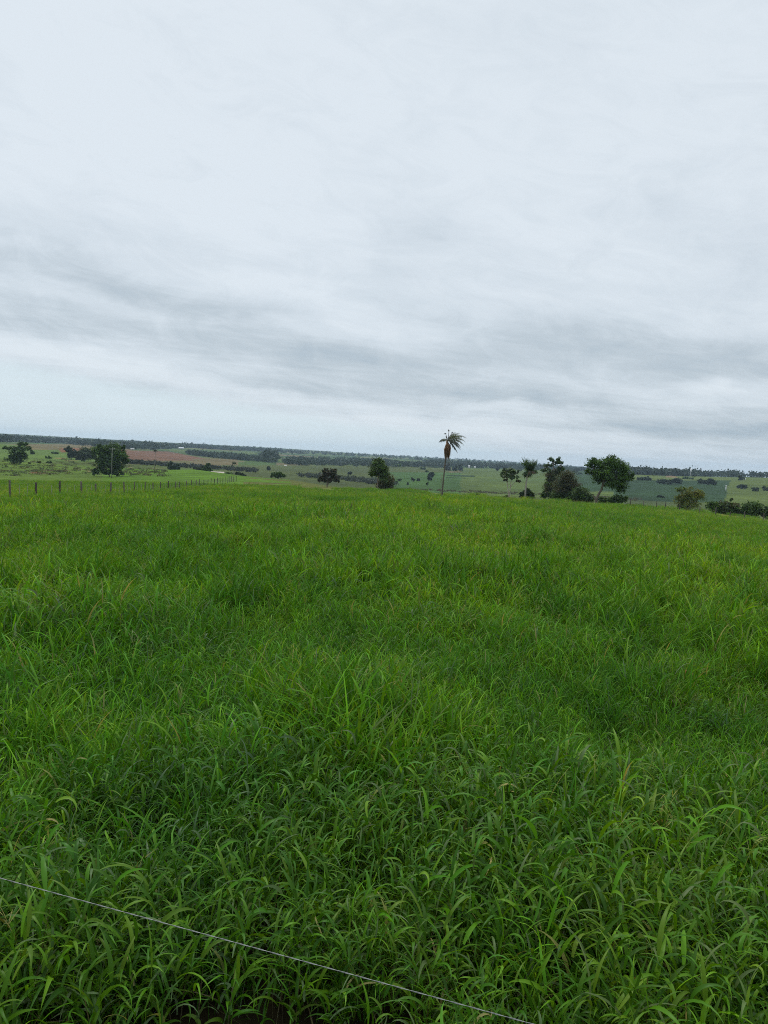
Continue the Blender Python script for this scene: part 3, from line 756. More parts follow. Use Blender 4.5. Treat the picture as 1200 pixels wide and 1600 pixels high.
# -- mid-valley small trees behind the palm
MIDT = [((673, 751), [(673, 742, 5, 5), (672, 747, 4, 4)], HAZ, 'bluish rounded tree in the green valley left of the dead palm', 'round_tree', 'tree'),
        ((668, 759), [(668, 756, 2.2, 3)], DARK, 'small dark upright tree on the valley floor left of the dead palm', 'small_tree', 'tree'),
        ((625, 752), [(625, 749, 3, 2.6)], DARK, 'small dark tree in the valley right of the tall bare-trunked tree', 'small_tree', 'tree'),
        ((646, 753), [(646, 749, 3, 3)], HAZ, 'faint bluish bush on the left of a pair in the valley', 'small_tree', 'tree'),
        ((654, 752), [(654, 749.5, 2.6, 2.6)], HAZ, 'faint bluish bush on the right of a pair in the valley', 'small_tree', 'tree'),
        ((637, 758), [(637, 756, 1.8, 2.6)], HAZ, 'tiny shrub low in the valley under the pair of bluish bushes', 'small_tree', 'tree'),
        ((667, 738), [(667, 736.5, 2.6, 1.6)], DARK, 'small dark bush high on the slope above the bluish rounded tree', 'low_bush', 'bush'),
        ((661, 734), [(661, 732, 4, 2)], DARK, 'green bush on the slope under the wood left of the dead palm', 'low_bush', 'bush'),
        ((682, 731), [(682, 729.5, 2.6, 1.5)], DARK, 'dark bush on the slope nearest left of the palm trunk', 'low_bush', 'bush'),
        ((698, 735), [(698, 727, 4.5, 7), (700, 732, 4, 4)], BROWN, 'brownish tree half hidden behind the dead palm trunk', 'brown_tree', 'tree'),
        ((711, 736.5), [(711, 731, 4.5, 5)], HAZ, 'left dark tree of the pair right of the dead palm', 'round_tree', 'tree'),
        ((720, 736.5), [(720, 731, 3.8, 5)], HAZ, 'right dark tree of the pair right of the dead palm', 'round_tree', 'tree'),
        ((622, 730), [(621, 726, 5, 4)], DARK, 'dark tree on the slope right behind the tall bare-trunked tree', 'round_tree', 'tree'),
        ((778, 736), [(778, 730, 3.2, 6)], HAZ, 'slim dark tree behind the left edge of the sparse pale-trunked tree', 'round_tree', 'tree'),
        ((547, 742), [(547, 739, 3, 2.8)], HAZ, 'tiny dark tree on the olive slope right of the rounded brownish tree', 'small_tree', 'tree')]
for bs, bl, cl, lab, nm, ct in MIDT: tree(nm, lab, ct, bs, 0, bl, cols=cl, dens=1.5, limbs=False)

# -- right group
tree('sparse_tree', 'sparse light green tree with two thin pale trunks left of the green palm', 'tree', (796, 773), 150,
     [(795, 730, 10, 6, HAZ + LIGHT), (787, 735, 6, 6), (805, 731, 6, 5), (803, 740, 8, 5), (794, 739, 10, 5), (799, 735, 9, 6), (810, 746, 4, 3, BROWN), (790, 745, 4, 3, BROWN)],
     stems=[[(795, 775, 1.1), (795, 766, .9), (793, 752, .55), (792, 740, .3)], [(796, 774, .9), (797, 762, .7), (798, 750, .5), (801, 738, .3)], [(797, 757, .5), (803, 749, .35), (808, 745, .2)]],
     cols=[(.06, .11, .035), (.075, .12, .04), (.05, .085, .035)], dens=.85, shell=.2, clr=.2, bark=(.34, .30, .24), lpx=1.0)
tree('round_bush', 'very dark round bush at the foot of the green palm', 'bush', (824, 777), 152, [(824, 768, 9.5, 7.5), (818, 771, 6, 5), (829, 771, 5, 5)], cols=[(.022, .042, .014), (.032, .056, .018)], dens=1.6, limbs=False)
tree('low_bush', 'small dark low bush at the foot of the sparse pale-trunked tree', 'bush', (790, 775), 150, [(790, 772.5, 4.5, 2.8)], cols=BROWN + DARK, dens=1.2, limbs=False)
tree('low_bush', 'lone dark low bush at the field edge right of the dead palm', 'bush', (746, 771), 140, [(746, 768.5, 4, 2.4)], cols=DARK[:1] + DARK[3:], dens=1.6, limbs=False)
tree('feathery_tree', 'tall tree with airy open top behind the brownish shrubby trees', 'tree', (864, 778), 160,
     [(865, 714, 9, 5), (857, 722, 8, 5), (873, 718, 8, 5), (853, 729, 8, 5), (876, 727, 6, 5), (862, 740, 12, 12, BROWN + GREYG), (858, 756, 10, 12, BROWN + DARK), (868, 733, 10, 6, GREYG), (855, 768, 9, 8, DARK)],
     stems=[[(864, 780, 1.3), (864, 760, 1.0), (864, 740, .8), (865, 716, .35)], [(864, 742, .6), (857, 728, .35), (854, 722, .2)], [(864, 740, .6), (872, 726, .35), (876, 718, .2)]],
     cols=DARK + GREYG[:1], dens=1.0, shell=.15, clr=.17, bark=(.22, .20, .17), lpx=1.1)
tree('brown_tree', 'dense brownish shrubby tree right of the airy topped tree', 'tree', (885, 778), 155,
     [(885, 740, 14, 11), (878, 755, 14, 13), (893, 752, 12, 12), (884, 768, 16, 9, DARK + BROWN[1:3]), (872, 768, 12, 9, DARK)], stems=[[(885, 780, 1.2), (884, 764, .8), (885, 748, .4)], [(878, 780, .7), (874, 762, .5), (872, 750, .3)]],
     cols=BROWN, dens=1.25, shell=.35, lpx=1.0, bark=(.25, .22, .18))
tree('green_bush', 'rounded dark green bush between the brownish tree and the big leaning tree', 'bush', (908, 780), 150,
     [(908, 765, 12, 10), (918, 772, 10, 8), (900, 773, 10, 7)], cols=DARK + BROWN[2:3], dens=1.2, limbs=False)
tree('leaning_tree', 'largest right hand tree with broad dark crown and bent leaning trunk', 'tree', (931, 783), 142,
     [(933, 721, 15, 9), (952, 719, 16, 9), (968, 729, 13, 12), (972, 743, 13, 13), (945, 735, 22, 12), (935, 745, 13, 9), (925, 733, 9, 7), (956, 752, 18, 9), (966, 757, 12, 8), (921, 724, 7, 5), (980, 738, 6, 8), (947, 726, 18, 8)],
     stems=[[(931, 785, 2.3), (932, 776, 1.9), (935, 768, 1.8), (939, 761, 1.7), (941, 753, 1.5), (944, 742, 1.0)], [(940, 757, 1.1), (950, 748, .9), (961, 740, .6)], [(941, 752, .9), (934, 740, .6), (930, 730, .4)], [(931, 778, 1.3), (929, 773, .9), (927, 769, .5)]],
     cols=[(.040, .090, .014), (.056, .120, .017), (.082, .160, .024), (.028, .062, .012)], dens=1.05, shell=.2, clr=.16, bark=(.13, .11, .085), lpx=1.1)
tree('green_bush', 'dark bush under the right side of the big leaning tree', 'bush', (953, 781), 150, [(950, 773, 12, 6), (962, 772, 8, 7)], cols=DARK, dens=1.2, limbs=False)
tree('slim_tree', 'slim dark tree drooping beneath the right edge of the big crown', 'tree', (973, 781), 150, [(967, 765, 7, 9), (974, 770, 6, 8)], cols=DARK, dens=.9)
tree('yellow_tree', 'yellow-green bushy small tree with many thin stems right of the big leaning tree', 'tree', (1076, 790), 138,
     [(1065, 757, 9, 6, [(.12, .17, .03), (.10, .15, .03)]), (1077, 766, 15, 13), (1089, 768, 9, 13), (1064, 772, 9, 9), (1078, 780, 16, 8, YELL[:2] + DARK[:2]), (1070, 783, 10, 5, DARK)],
     stems=[[(1076, 792, .8), (1076, 778, .6), (1077, 764, .3)], [(1075, 791, .6), (1069, 776, .4), (1065, 760, .2)], [(1077, 791, .6), (1083, 776, .4), (1088, 764, .2)], [(1074, 791, .5), (1073, 778, .4), (1071, 766, .2)]],
     cols=YELL, dens=.9, shell=.2, clr=.17, bark=(.2, .17, .12), lpx=.95)
tree('green_bush', 'dark green bush just right of the yellow-green small tree', 'bush', (1115, 791), 150, [(1115, 781, 10, 8), (1121, 785, 8, 6)], cols=DARK, dens=1.2, limbs=False)
tree('brown_bush', 'brownish mixed bush, second along the right hand row', 'bush', (1138, 792), 150, [(1134, 780, 10, 8, BROWN + DARK), (1146, 782, 9, 9), (1140, 788, 14, 5), (1142, 770, 2.2, 3)], cols=DARK + BROWN[2:], dens=1.2, limbs=False)
tree('low_bush', 'low dim bush filling the gap before the last right hand bushes', 'bush', (1160, 793), 155, [(1159, 788, 7, 5)], cols=GREYG, dens=1.2, limbs=False)
tree('green_bush', 'larger rounded green bush, last full one along the right hand row', 'bush', (1180, 795), 150, [(1179, 780, 12, 9), (1172, 785, 9, 8), (1187, 785, 8, 9)], cols=DARK + LIGHT[2:], dens=1.2, limbs=False)
tree('green_bush', 'dark bush cut by the right edge of the picture', 'bush', (1201, 796), 150, [(1202, 785, 9, 10)], cols=DARK, dens=1.2, limbs=False)
# far right of the valley
for bs, bl, cl, lab, nm, ct in [
    ((1046, 757), [(1040, 752, 11, 4.5), (1054, 751, 8, 5)], HAZ, 'dark bluish grove at the top edge of the blue-green crop', 'dark_grove', 'trees'),
    ((1107, 758), [(1104, 752, 9, 5), (1112, 753, 8, 5)], HAZ, 'dark domed tree at the upper right corner of the blue-green crop', 'domed_tree', 'tree'),
    ((1006, 750.5), [(1003, 748, 7, 2.6), (1012, 748, 5, 3)], HAZ, 'low dark thicket above the crop right of the big leaning tree', 'low_bush', 'bush'),
    ((1034, 778), [(1033, 775.5, 4.5, 2.6)], HAZ, 'small dim bush inside the lower crop field', 'low_bush', 'bush'),
    ((1160, 764), [(1160, 760.5, 6, 3)], HAZ, 'dark low bush on the right slope left of a small pair', 'low_bush', 'bush'),
    ((1181, 768), [(1181, 764.5, 4.2, 3.4)], HAZ, 'left bush of a small pair on the right slope', 'low_bush', 'bush'),
    ((1197, 767), [(1198, 763.5, 6, 3.2)], HAZ, 'right bush of a small pair at the right picture edge', 'low_bush', 'bush'),
    ((1159, 751), [(1159, 746.5, 4.5, 4)], HAZ, 'dark rounded tree in front of the right hand wood', 'round_tree', 'tree'),
    ((1035, 744), [(1036, 737, 2.6, 5)], HAZ, 'pointed dark tree rising above the wood near the white tower', 'cedar_tree', 'tree'),
    ((1015, 741), [(1016, 733.4, 2.4, 1.5)], HAZ, 'tiny flat-topped tree standing above the skyline wood', 'umbrella_tree', 'tree'),
    ((1079, 749), [(1076, 747, 8, 3)], DARK, 'dark bush at the foot of the white tower', 'low_bush', 'bush')]:
    tree(nm, lab, ct, bs, 0, bl, cols=cl, dens=1.6, limbs=(nm == 'umbrella_tree'))

# ------------------------------------------------------------------ woods and hedges that read as one mass
def wood(name, label, cat, line_top, line_base, n, hm, cols, seed=0, wm=None, leafm=1.0, dmin=300, clumps=5):
    R = np.random.default_rng(100 + seed)
    xs = [p_[0] for p_ in line_top]; Vs, Qs, Cs, off = [], [], [], 0
    for i in range(n):
        x = R.uniform(xs[0], xs[-1])
        y0 = np.interp(x, xs, [p_[1] for p_ in line_top]); y1 = np.interp(x, [p_[0] for p_ in line_base], [p_[1] for p_ in line_base])
        g = hit(x, R.uniform(y0, y1), dmin)
        h_ = (R.uniform(.6, .9) + .3 * (R.random() < .05)) * hm; w_ = (wm or hm * .7) * R.uniform(.7, 1.4)
        m_ = clumps * 9
        u = R.normal(0, 1, (clumps, 3)); u /= np.linalg.norm(u, axis=1)[:, None]
        cc_ = np.array(g) + np.array([0, 0, h_ * .55]) + u * np.array([w_ * .75, w_ * .75, h_ * .34])
        k_ = np.repeat(np.arange(clumps), 9)
        P = cc_[k_] + R.normal(0, 1, (m_, 3)) * np.array([w_ * .22, w_ * .22, h_ * .16])
        a = R.normal(0, 1, (m_, 3)); a /= np.linalg.norm(a, axis=1)[:, None]; b_ = np.cross(a, R.normal(0, 1, (m_, 3))); b_ /= np.linalg.norm(b_, axis=1)[:, None]
        s_ = leafm * R.uniform(.6, 1.4, (m_, 1)) * hm * .15
        V = np.stack([P - a * s_, P + b_ * s_ * .7, P + a * s_, P - b_ * s_ * .7], 1).reshape(-1, 3)
        c_ = np.array(cols)[R.integers(0, len(cols))] * R.uniform(.8, 1.2)
        Vs.append(V); Qs.append(np.arange(m_ * 4).reshape(-1, 4) + off); Cs.append(np.tile(c_, (m_ * 4, 1))); off += m_ * 4
    me = npmesh(name, np.vstack(Vs), np.vstack(Qs), np.vstack(Cs))
    return tag(link(name, me, M_leaf), label, cat, kind='stuff')
WD = [(.024, .044, .022), (.034, .056, .025), (.018, .034, .018)]
wood('ridge_wood', 'dark wood along the left ridge under the skyline', 'woods', [(-40, 682), (0, 684), (100, 689), (200, 693), (300, 698), (440, 705)],
     [(-40, 690), (0, 691), (60, 692), (100, 693), (150, 699), (200, 702), (240, 703), (300, 700), (360, 704), (440, 707)], 1500, 13, WD, 1, dmin=700)
wood('valley_wood', 'dark belt of wood right of the red ploughed field', 'woods', [(295, 708), (340, 712), (430, 717)], [(295, 711), (340, 716), (430, 724)], 420, 8, WD, 2, dmin=600)
wood('tall_grove', 'tall dark grove crossing the far slope', 'woods', [(415, 706), (428, 706)], [(415, 721), (428, 721)], 90, 15, WD, 3, dmin=600)
wood('village_wood', 'dark wood around the farmsteads across the valley', 'woods', [(446, 719), (520, 718), (610, 721)], [(446, 727), (520, 728), (610, 728)], 330, 9, WD, 4, dmin=600)
wood('scattered_wood', 'loose scattered trees on the far slope left of the dead palm', 'woods', [(600, 724), (700, 728)], [(600, 730), (700, 731)], 130, 10, WD, 5, dmin=600)
wood('far_wood', 'thin bluish wood below the skyline behind the dead palm', 'woods', [(660, 722), (760, 727), (900, 731), (990, 735)], [(660, 727), (760, 732), (900, 737), (990, 740)], 620, 12, WD, 6, dmin=800)
wood('right_wood', 'continuous dark wood along the right skyline', 'woods', [(975, 739), (1050, 741), (1100, 742.5), (1240, 744)], [(975, 741), (1050, 744), (1100, 745), (1240, 747)], 720, 12.5, WD, 7, dmin=800)
wood('skyline_trees', 'sparse small trees dotted along the middle skyline', 'woods', [(430, 704), (600, 712), (700, 717), (1000, 730)], [(430, 708), (600, 716), (700, 722), (1000, 735)], 330, 13, WD, 8, dmin=1500)
wood('field_hedge', 'dark hedge at the foot of the red ploughed field', 'hedge', [(195, 722), (270, 727), (350, 732), (400, 736)], [(195, 725), (270, 730), (350, 735), (400, 739)], 300, 3.6, [(.03, .038, .022), (.024, .034, .02)], 9, dmin=380)
wood('valley_hedge', 'bluish dark hedge line behind the rounded brownish tree', 'hedge', [(468, 743), (530, 747), (620, 757)], [(468, 746), (530, 751), (620, 761)], 170, 3.8, [(.035, .055, .032), (.05, .06, .04)], 10, dmin=340)
wood('field_scrub', 'low brownish scrub along the far edge of the pasture', 'scrub', [(600, 763), (700, 766), (840, 771), (1000, 779)], [(600, 765), (700, 769), (840, 775), (1000, 783)], 330, .9, [(.09, .085, .04), (.07, .08, .035), (.10, .085, .05)], 11, wm=1.3, leafm=1.6, dmin=125)
wood('farmstead_scrub', 'scattered dark bushes dotted over the far fields', 'scrub', [(430, 709), (700, 724), (960, 738)], [(430, 727), (700, 733), (960, 745)], 90, 6, WD, 12, dmin=700)
wood('slope_scrub', 'scattered low tufts on the left slope beyond the fence', 'scrub', [(0, 714), (130, 718), (260, 735)], [(0, 745), (130, 742), (260, 745)], 260, .8, [(.07, .085, .03), (.05, .07, .025), (.10, .10, .04)], 13, wm=1.8, leafm=1.5, dmin=160)

# ------------------------------------------------------------------ palms
def frond(mb, root, azm, lean, bend, length, width, n=9, c=(.1, .12, .06), leaf=.5, droop=.6):
    pts_ = []; p_ = Vector(root); ang = lean
    h_ = Vector((math.cos(azm), math.sin(azm), 0)); sd2 = Vector((-math.sin(azm), math.cos(azm), 0))
    for i in range(n + 1):
        pts_.append(p_.copy())
        d_ = h_ * math.sin(ang) + Vector((0, 0, math.cos(ang)))
        p_ = p_ + d_ * (length / n); ang += bend / n
    mb.tube(pts_, [max(.008, width * (1 - i / (n + .3))) for i in range(n + 1)], 4, c)
    m2 = n * 4
    for k_ in range(m2):
        t_ = .12 + .88 * k_ / m2; i = min(int(t_ * n), n - 1); q_ = pts_[i].lerp(pts_[i + 1], t_ * n - i)
        L_ = leaf * math.sin(math.pi * min(1, .18 + .8 * t_)) * random.uniform(.7, 1.2)
        tang = (pts_[i + 1] - pts_[i]).normalized()
        for sg in (-1, 1):
            d_ = (sd2 * sg * random.uniform(.5, 1) + tang * .6 + Vector((0, 0, -droop * random.uniform(.5, 1.3)))).normalized()
            wv = tang.cross(d_).normalized().cross(d_).normalized() * L_ * .07
            m_ = q_ + d_ * L_ * .5 + Vector((0, 0, -.02))
            e_ = q_ + d_ * L_ + Vector((0, 0, -droop * L_ * .35))
            cc2 = tuple(x_ * random.uniform(.75, 1.25) for x_ in c)
            mb.add([q_, m_ + wv, e_, m_ - wv], [(0, 1, 2, 3)], cc2)
def palm_frame(base, D):
    g = ground_at(base[0], base[1], D); s = D / F
    fw = Vector((g.x, g.y, 0)).normalized(); rt = Vector((fw.y, -fw.x, 0))
    def loc(x, y, dep=0.0):
        dx, dy = x - base[0], base[1] - y
        return rt * ((dx * cr - dy * sr) * s) + fw * (dep * s) + Vector((0, 0, (dx * sr + dy * cr) * s))
    return g, s, loc, math.atan2(rt.y, rt.x), fw
# the wind-blown half dead palm
random.seed(41)
g, s, loc, ra, fw = palm_frame((690.5, 777), 104)
pr = empty('dead_palm', g, 'tall thin half-dead palm with brown hanging skirt, fronds blown to the right', 'palm tree')
mb = MB()
tp = [(690.5, 778, 1.9), (691, 768, 1.75), (691.8, 758, 1.6), (692.8, 745, 1.55), (694, 735, 1.5), (695, 724, 1.45), (696, 713, 1.35), (697.5, 700, 1.2), (699, 688, 1.0), (700, 683, .8)]
path, rr = [], []
for i in range(len(tp) - 1):
    for k_ in range(3):
        f_ = k_ / 3; a, b_ = tp[i], tp[i + 1]
        path.append(loc(a[0] + (b_[0] - a[0]) * f_, a[1] + (b_[1] - a[1]) * f_)); rr.append((a[2] + (b_[2] - a[2]) * f_) * s * (1 + .05 * ((i * 3 + k_) % 2)))
path.append(loc(*tp[-1][:2])); rr.append(tp[-1][2] * s)
mb.tube(path, [q_ * .70 for q_ in rr], 10, (.12, .10, .08))
link('trunk', mb.mesh('trunk', True), M_bark, pr)
mb = MB()     # strangling root up the lower trunk
mb.tube([loc(688.6, 778), loc(689, 765, -.6), loc(689.3, 752, -.8), loc(690.2, 738, -.6)], [.6 * s, .5 * s, .4 * s, .25 * s], 6, (.18, .155, .13))
link('climbing_root', mb.mesh('climbing_root', True), M_bark, pr)
mb = MB()
for i in range(28):                            # skirt of dead fronds folded down round the trunk
    a = random.uniform(0, 6.283); r_ = random.uniform(.3, 3.0)
    y0 = random.uniform(683, 692); y1 = random.uniform(699, 718)
    top = loc(698 + r_ * math.cos(a) * .3, y0, r_ * math.sin(a) * .4)
    wid = random.uniform(1.8, 5.6)
    m1 = loc(699 + .3 + wid * math.cos(a), (y0 + y1) / 2 - 1, wid * math.sin(a))
    bt = loc(699.3 + wid * .45 * math.cos(a), y1, wid * .6 * math.sin(a))
    cl = random.choice([(.30, .17, .09), (.24, .13, .07), (.34, .21, .12), (.20, .13, .08), (.15, .12, .08)])
    sdv = Vector((math.cos(ra), math.sin(ra), 0)) if abs(math.sin(a)) > .5 else fw
    for t_ in range(7):
        f0 = t_ / 7 * .35
        p0 = top.lerp(m1, f0); of = sdv * random.uniform(-.25, .25) + Vector((0, 0, random.uniform(-.25, .1)))
        wv = Vector((random.uniform(-1, 1), random.uniform(-1, 1), 0)).normalized() * .045
        mb.add([p0 - wv, p0 + wv, m1 + of + wv, bt + of * 1.3, m1 + of - wv], [(0, 1, 2, 3, 4)], cl)
link('dead_skirt', mb.mesh('dead_skirt'), M_frond, pr)
for i, (az_o, lean, bend, L_, cl) in enumerate([(-.1, .62, 1.75, 3.0, 0), (.25, .85, 1.7, 2.9, 0), (-.3, .35, 1.5, 2.2, 0), (.1, 1.05, 1.75, 2.7, 0), (-.5, 1.35, 1.5, 2.6, 1), (.35, 1.6, 1.2, 2.5, 1),
                                                 (-.15, 2.1, .75, 2.3, 1), (-1.1, .9, 1.9, 2.0, 1), (1.2, .9, 1.9, 2.0, 1), (2.7, .9, 2.0, 1.7, 1), (.0, .2, 1.1, 1.7, 0), (.5, .5, 1.9, 2.4, 0)]):
    mb = MB()
    frond(mb, loc(699.5, 685), ra + az_o, lean, bend, L_, .04, 10, [(.12, .13, .07), (.075, .085, .055)][cl], .42, 1.0)
    link('frond', mb.mesh('frond'), M_frond, pr)
for (x0, y0, x1, y1, bx, by) in ((700, 684, 701.2, 669.5, 1.6, 1.6), (699.5, 684, 696, 674.5, 2.0, .9), (700, 682, 706, 673, 1.8, .5), (699, 686, 697, 680, .8, 1)):
    mb = MB()                                  # bare stubs reaching up with withered tips
    mb.tube([loc(x0, y0), loc((x0 + x1) / 2 - .3, (y0 + y1) / 2), loc(x1, y1)], [.05, .04, .03], 5, (.14, .12, .11))
    for k_ in range(16):
        c0 = loc(x1 + random.uniform(-bx, bx) * .8, y1 + random.uniform(-by, by) * .8 - .5, random.uniform(-1, 1)); v = Vector((random.uniform(-1, 1), random.uniform(-1, 1), random.uniform(-1, .3))).normalized() * .16
        w_ = Vector((random.uniform(-1, 1), random.uniform(-1, 1), random.uniform(-1, 1))).normalized() * .035
        mb.add([c0 - v, c0 + w_, c0 + v, c0 - w_], [(0, 1, 2, 3)], (.13, .12, .11))
    link('bare_stub', mb.mesh('bare_stub'), M_bark, pr)
# the healthy green palm
random.seed(9)
g, s, loc, ra, fw = palm_frame((820.5, 777), 148)
pr = empty('green_palm', g, 'slender green palm with pale trunk and shaggy upright crown', 'palm tree')
mb = MB(); mb.tube([loc(820.5, 778), loc(821, 765), loc(822, 752), loc(823.5, 740), loc(826, 728)], [1.5 * s, 1.3 * s, 1.15 * s, 1.0 * s, .8 * s], 9, (.30, .28, .25)); link('trunk', mb.mesh('trunk', True), M_bark, pr)
for i in range(36):
    mb = MB(); up_ = i < 20
    rt_ = loc(826.5, 733)
    frond(mb, rt_, random.uniform(0, 6.283), random.uniform(.02, .45) if up_ else random.uniform(.9, 2.2), random.uniform(.5, 1.2), random.uniform(2.5, 3.3) if up_ else random.uniform(1.6, 2.2), .03, 7,
          random.choice([(.045, .09, .028), (.06, .11, .035), (.035, .065, .025)]) if i < 31 else (.10, .075, .045), .75, .9)
    link('frond', mb.mesh('frond'), M_frond, pr)
# two slim palms far beyond the fence
for (bx, by, D, tx, ty, rad, lab) in ((241, 744, 300, 243.5, 710, 3.4, 'slim distant palm with a small dark head against the red field'),
                                      (365.5, 737, 410, 366.5, 718, 4.2, 'slim distant palm rising beyond the bright field near the shed')):
    g, s, loc, ra, fw = palm_frame((bx, by), D)
    pr = empty('distant_palm', g, lab, 'palm tree', 'slim distant palms')
    mb = MB(); mb.tube([loc(bx, by + 1), loc((bx + tx) / 2, (by + ty) / 2), loc(tx, ty)], [.45 * s, .38 * s, .3 * s], 6, (.22, .20, .17)); link('trunk', mb.mesh('trunk', True), M_bark, pr)
    mb = MB()
    for i in range(22):
        frond(mb, loc(tx, ty), random.uniform(0, 6.283), random.uniform(.2, 1.7), random.uniform(.8, 1.6), rad * s * random.uniform(.8, 1.25), .04, 5, (.035, .055, .025), rad * s * .4, .8)
    link('crown', mb.mesh('crown'), M_frond, pr)

# ------------------------------------------------------------------ fences
random.seed(77)
def post_mesh(h, r, seed):
    R = random.Random(seed); mb = MB(); n = 8; V, Fq = [], []
    zs = [-.3, 0, h * .3, h * .65, h - .03, h]
    for i, z in enumerate(zs):
        rr_ = r * (1.08 - .1 * i / 5) * (.86 if i == 5 else 1)
        for j in range(n):
            a = 6.2832 * j / n; q_ = rr_ * (1 + .12 * math.sin(j * 2.1 + seed)) * R.uniform(.96, 1.04)
            V.append((q_ * math.cos(a) + .02 * math.sin(z * 2 + seed), q_ * math.sin(a), z))
    for i in range(5):
        for j in range(n): Fq.append((i * n + j, i * n + (j + 1) % n, (i + 1) * n + (j + 1) % n, (i + 1) * n + j))
    V.append((0, 0, h + .004)); c = len(V) - 1
    for j in range(n): Fq.append((5 * n + j, 5 * n + (j + 1) % n, c))
    mb.add(V, Fq, random.choice([(.10, .085, .07), (.13, .11, .09), (.075, .062, .05)]))
    return mb.mesh('fence_post', True)
fx = lambda y: -19.5 - .104 * y
ys = [38 + 5 * k_ for k_ in range(33)]
root = empty('wire_fence', (fx(38), 38, float(hfun(fx(38), 38))), 'long wire fence on dark wooden posts receding across the left of the pasture', 'fence')
R0 = root.location.copy()
tops = []
for i, y in enumerate(ys):
    y += random.uniform(-.5, .5); x = fx(y) + random.uniform(-.1, .1); z = float(hfun(x, y)); h_ = random.uniform(1.38, 1.6)
    pm_ = post_mesh(h_, random.uniform(.055, .08), i)
    o_ = link('fence_post', pm_, M_wood, root); o_.location = Vector((x, y, z)) - R0
    o_.rotation_euler = (random.uniform(-.04, .04), random.uniform(-.05, .05), random.uniform(0, 6))
    tops.append(Vector((x, y, z)))
# thin droppers between the posts, as the photo hints past the sixth post
for i in range(len(tops) - 1):
    for f_ in (.33, .66):
        p_ = tops[i].lerp(tops[i + 1], f_); p_.z = float(hfun(p_.x, p_.y))
        mb = MB(); mb.tube([(0, 0, 0), (.01, 0, .7), (0, .01, 1.25)], [.016, .016, .014], 5, (.32, .30, .26))
        o_ = link('dropper', mb.mesh('dropper'), M_wood, root); o_.location = p_ - R0
for k_, hz in enumerate((.35, .62, .9, 1.15, 1.33)):
    mb = MB(); mb.tube([t_ + Vector((.09, 0, hz)) - R0 for t_ in tops], [.0014] * len(tops), 4, (.4, .4, .4))
    link('wire', mb.mesh('wire'), M_wire, root)
# right-hand fence along the field edge
pxs = [985, 1005, 1026, 1039, 1062, 1078, 1093, 1119, 1141, 1165, 1194, 1225]
yb = lambda x: 787 + (x - 985) * .072
P0 = ground_at(985, yb(985), 128)
root = empty('wire_fence', P0, 'short stretch of leaning posts along the right far edge of the pasture', 'fence')
tops = []
for i, x in enumerate(pxs):
    g = ground_at(x, yb(x), 128 - i * 1.8); o_ = link('fence_post', post_mesh(random.uniform(1.3, 1.6), random.uniform(.05, .07), 60 + i), M_wood, root)
    o_.location = g - P0; o_.rotation_euler = (random.uniform(-.05, .05), random.uniform(-.07, .07), i); tops.append(g)
for hz in (.45, .8, 1.15):
    mb = MB(); mb.tube([t_ + Vector((0, -.09, hz)) - P0 for t_ in tops], [.0014] * len(tops), 4, (.4, .4, .4)); link('wire', mb.mesh('wire'), M_wire, root)

# near fence wire crossing the lower left, and its post at the very edge
def on_height(px_, py_, z):
    v = raydir(px_, py_); t_ = (z - EYE) / v.z; return Vector((v.x * t_, v.y * t_, z))
WH = .72
pa, pb = on_height(0, 1372, WH), on_height(832, 1600, WH - .05)
dirw = (pb - pa).normalized()
st, en = pa - dirw * 1.6, pb + dirw * 1.2
n_ = 420; L_ = (en - st).length
mb = MB()
sdw = dirw.cross(Vector((0, 0, 1))).normalized()
for ph in (0, math.pi):                          # two strands twisted together
    pth = []
    for i in range(n_ + 1):
        f_ = i / n_; a = f_ * L_ / .035 * 2 * math.pi / 2 + ph
        c_ = st.lerp(en, f_)
        pth.append(c_ + sdw * math.cos(a) * .0006 + Vector((0, 0, 1)) * math.sin(a) * .0006)
    mb.tube(pth, [.00055] * len(pth), 5, (.5, .5, .5))
wo = link('fence_wire', mb.mesh('fence_wire', True), M_wire)
tag(wo, 'thin twisted pale fence wire stretched across the lower left grass', 'wire')
pp = on_height(-30, 1480, .50); pp = Vector((pp.x, pp.y, float(hfun(pp.x, pp.y))))
po = link('fence_post', post_mesh(.52, .035, 5), M_wood); po.location = pp
tag(po, 'brown wooden post at the lower left edge under the wire', 'post')

# ------------------------------------------------------------------ poles, tower, buildings
def scale_at(g): return math.hypot(g.x, g.y) / F
g = ground_at(174.5, 742, 262); s = scale_at(g)
root = empty('utility_pole', g, 'pale thin utility pole in front of the big dense dark tree', 'utility pole')
mb = MB(); mb.tube([(0, 0, -.3), (0, 0, 5), (0, 0, 45 * s)], [.12, .11, .08], 8, (.24, .25, .22)); link('pole', mb.mesh('pole', True), M_paint, root)
mb = MB(); mb.box((-.9, -.06, 45 * s - .55), (.9, .06, 45 * s - .42), (.3, .3, .28)); link('cross_arm', mb.mesh('cross_arm'), M_wood, root)
for x in (-.8, 0.3, .8):
    mb = MB(); mb.tube([(x, 0, 45 * s - .41), (x, 0, 45 * s - .33), (x, 0, 45 * s - .22)], [.03, .06, .035], 6, (.5, .5, .5)); link('insulator', mb.mesh('insulator', True), M_paint, root)
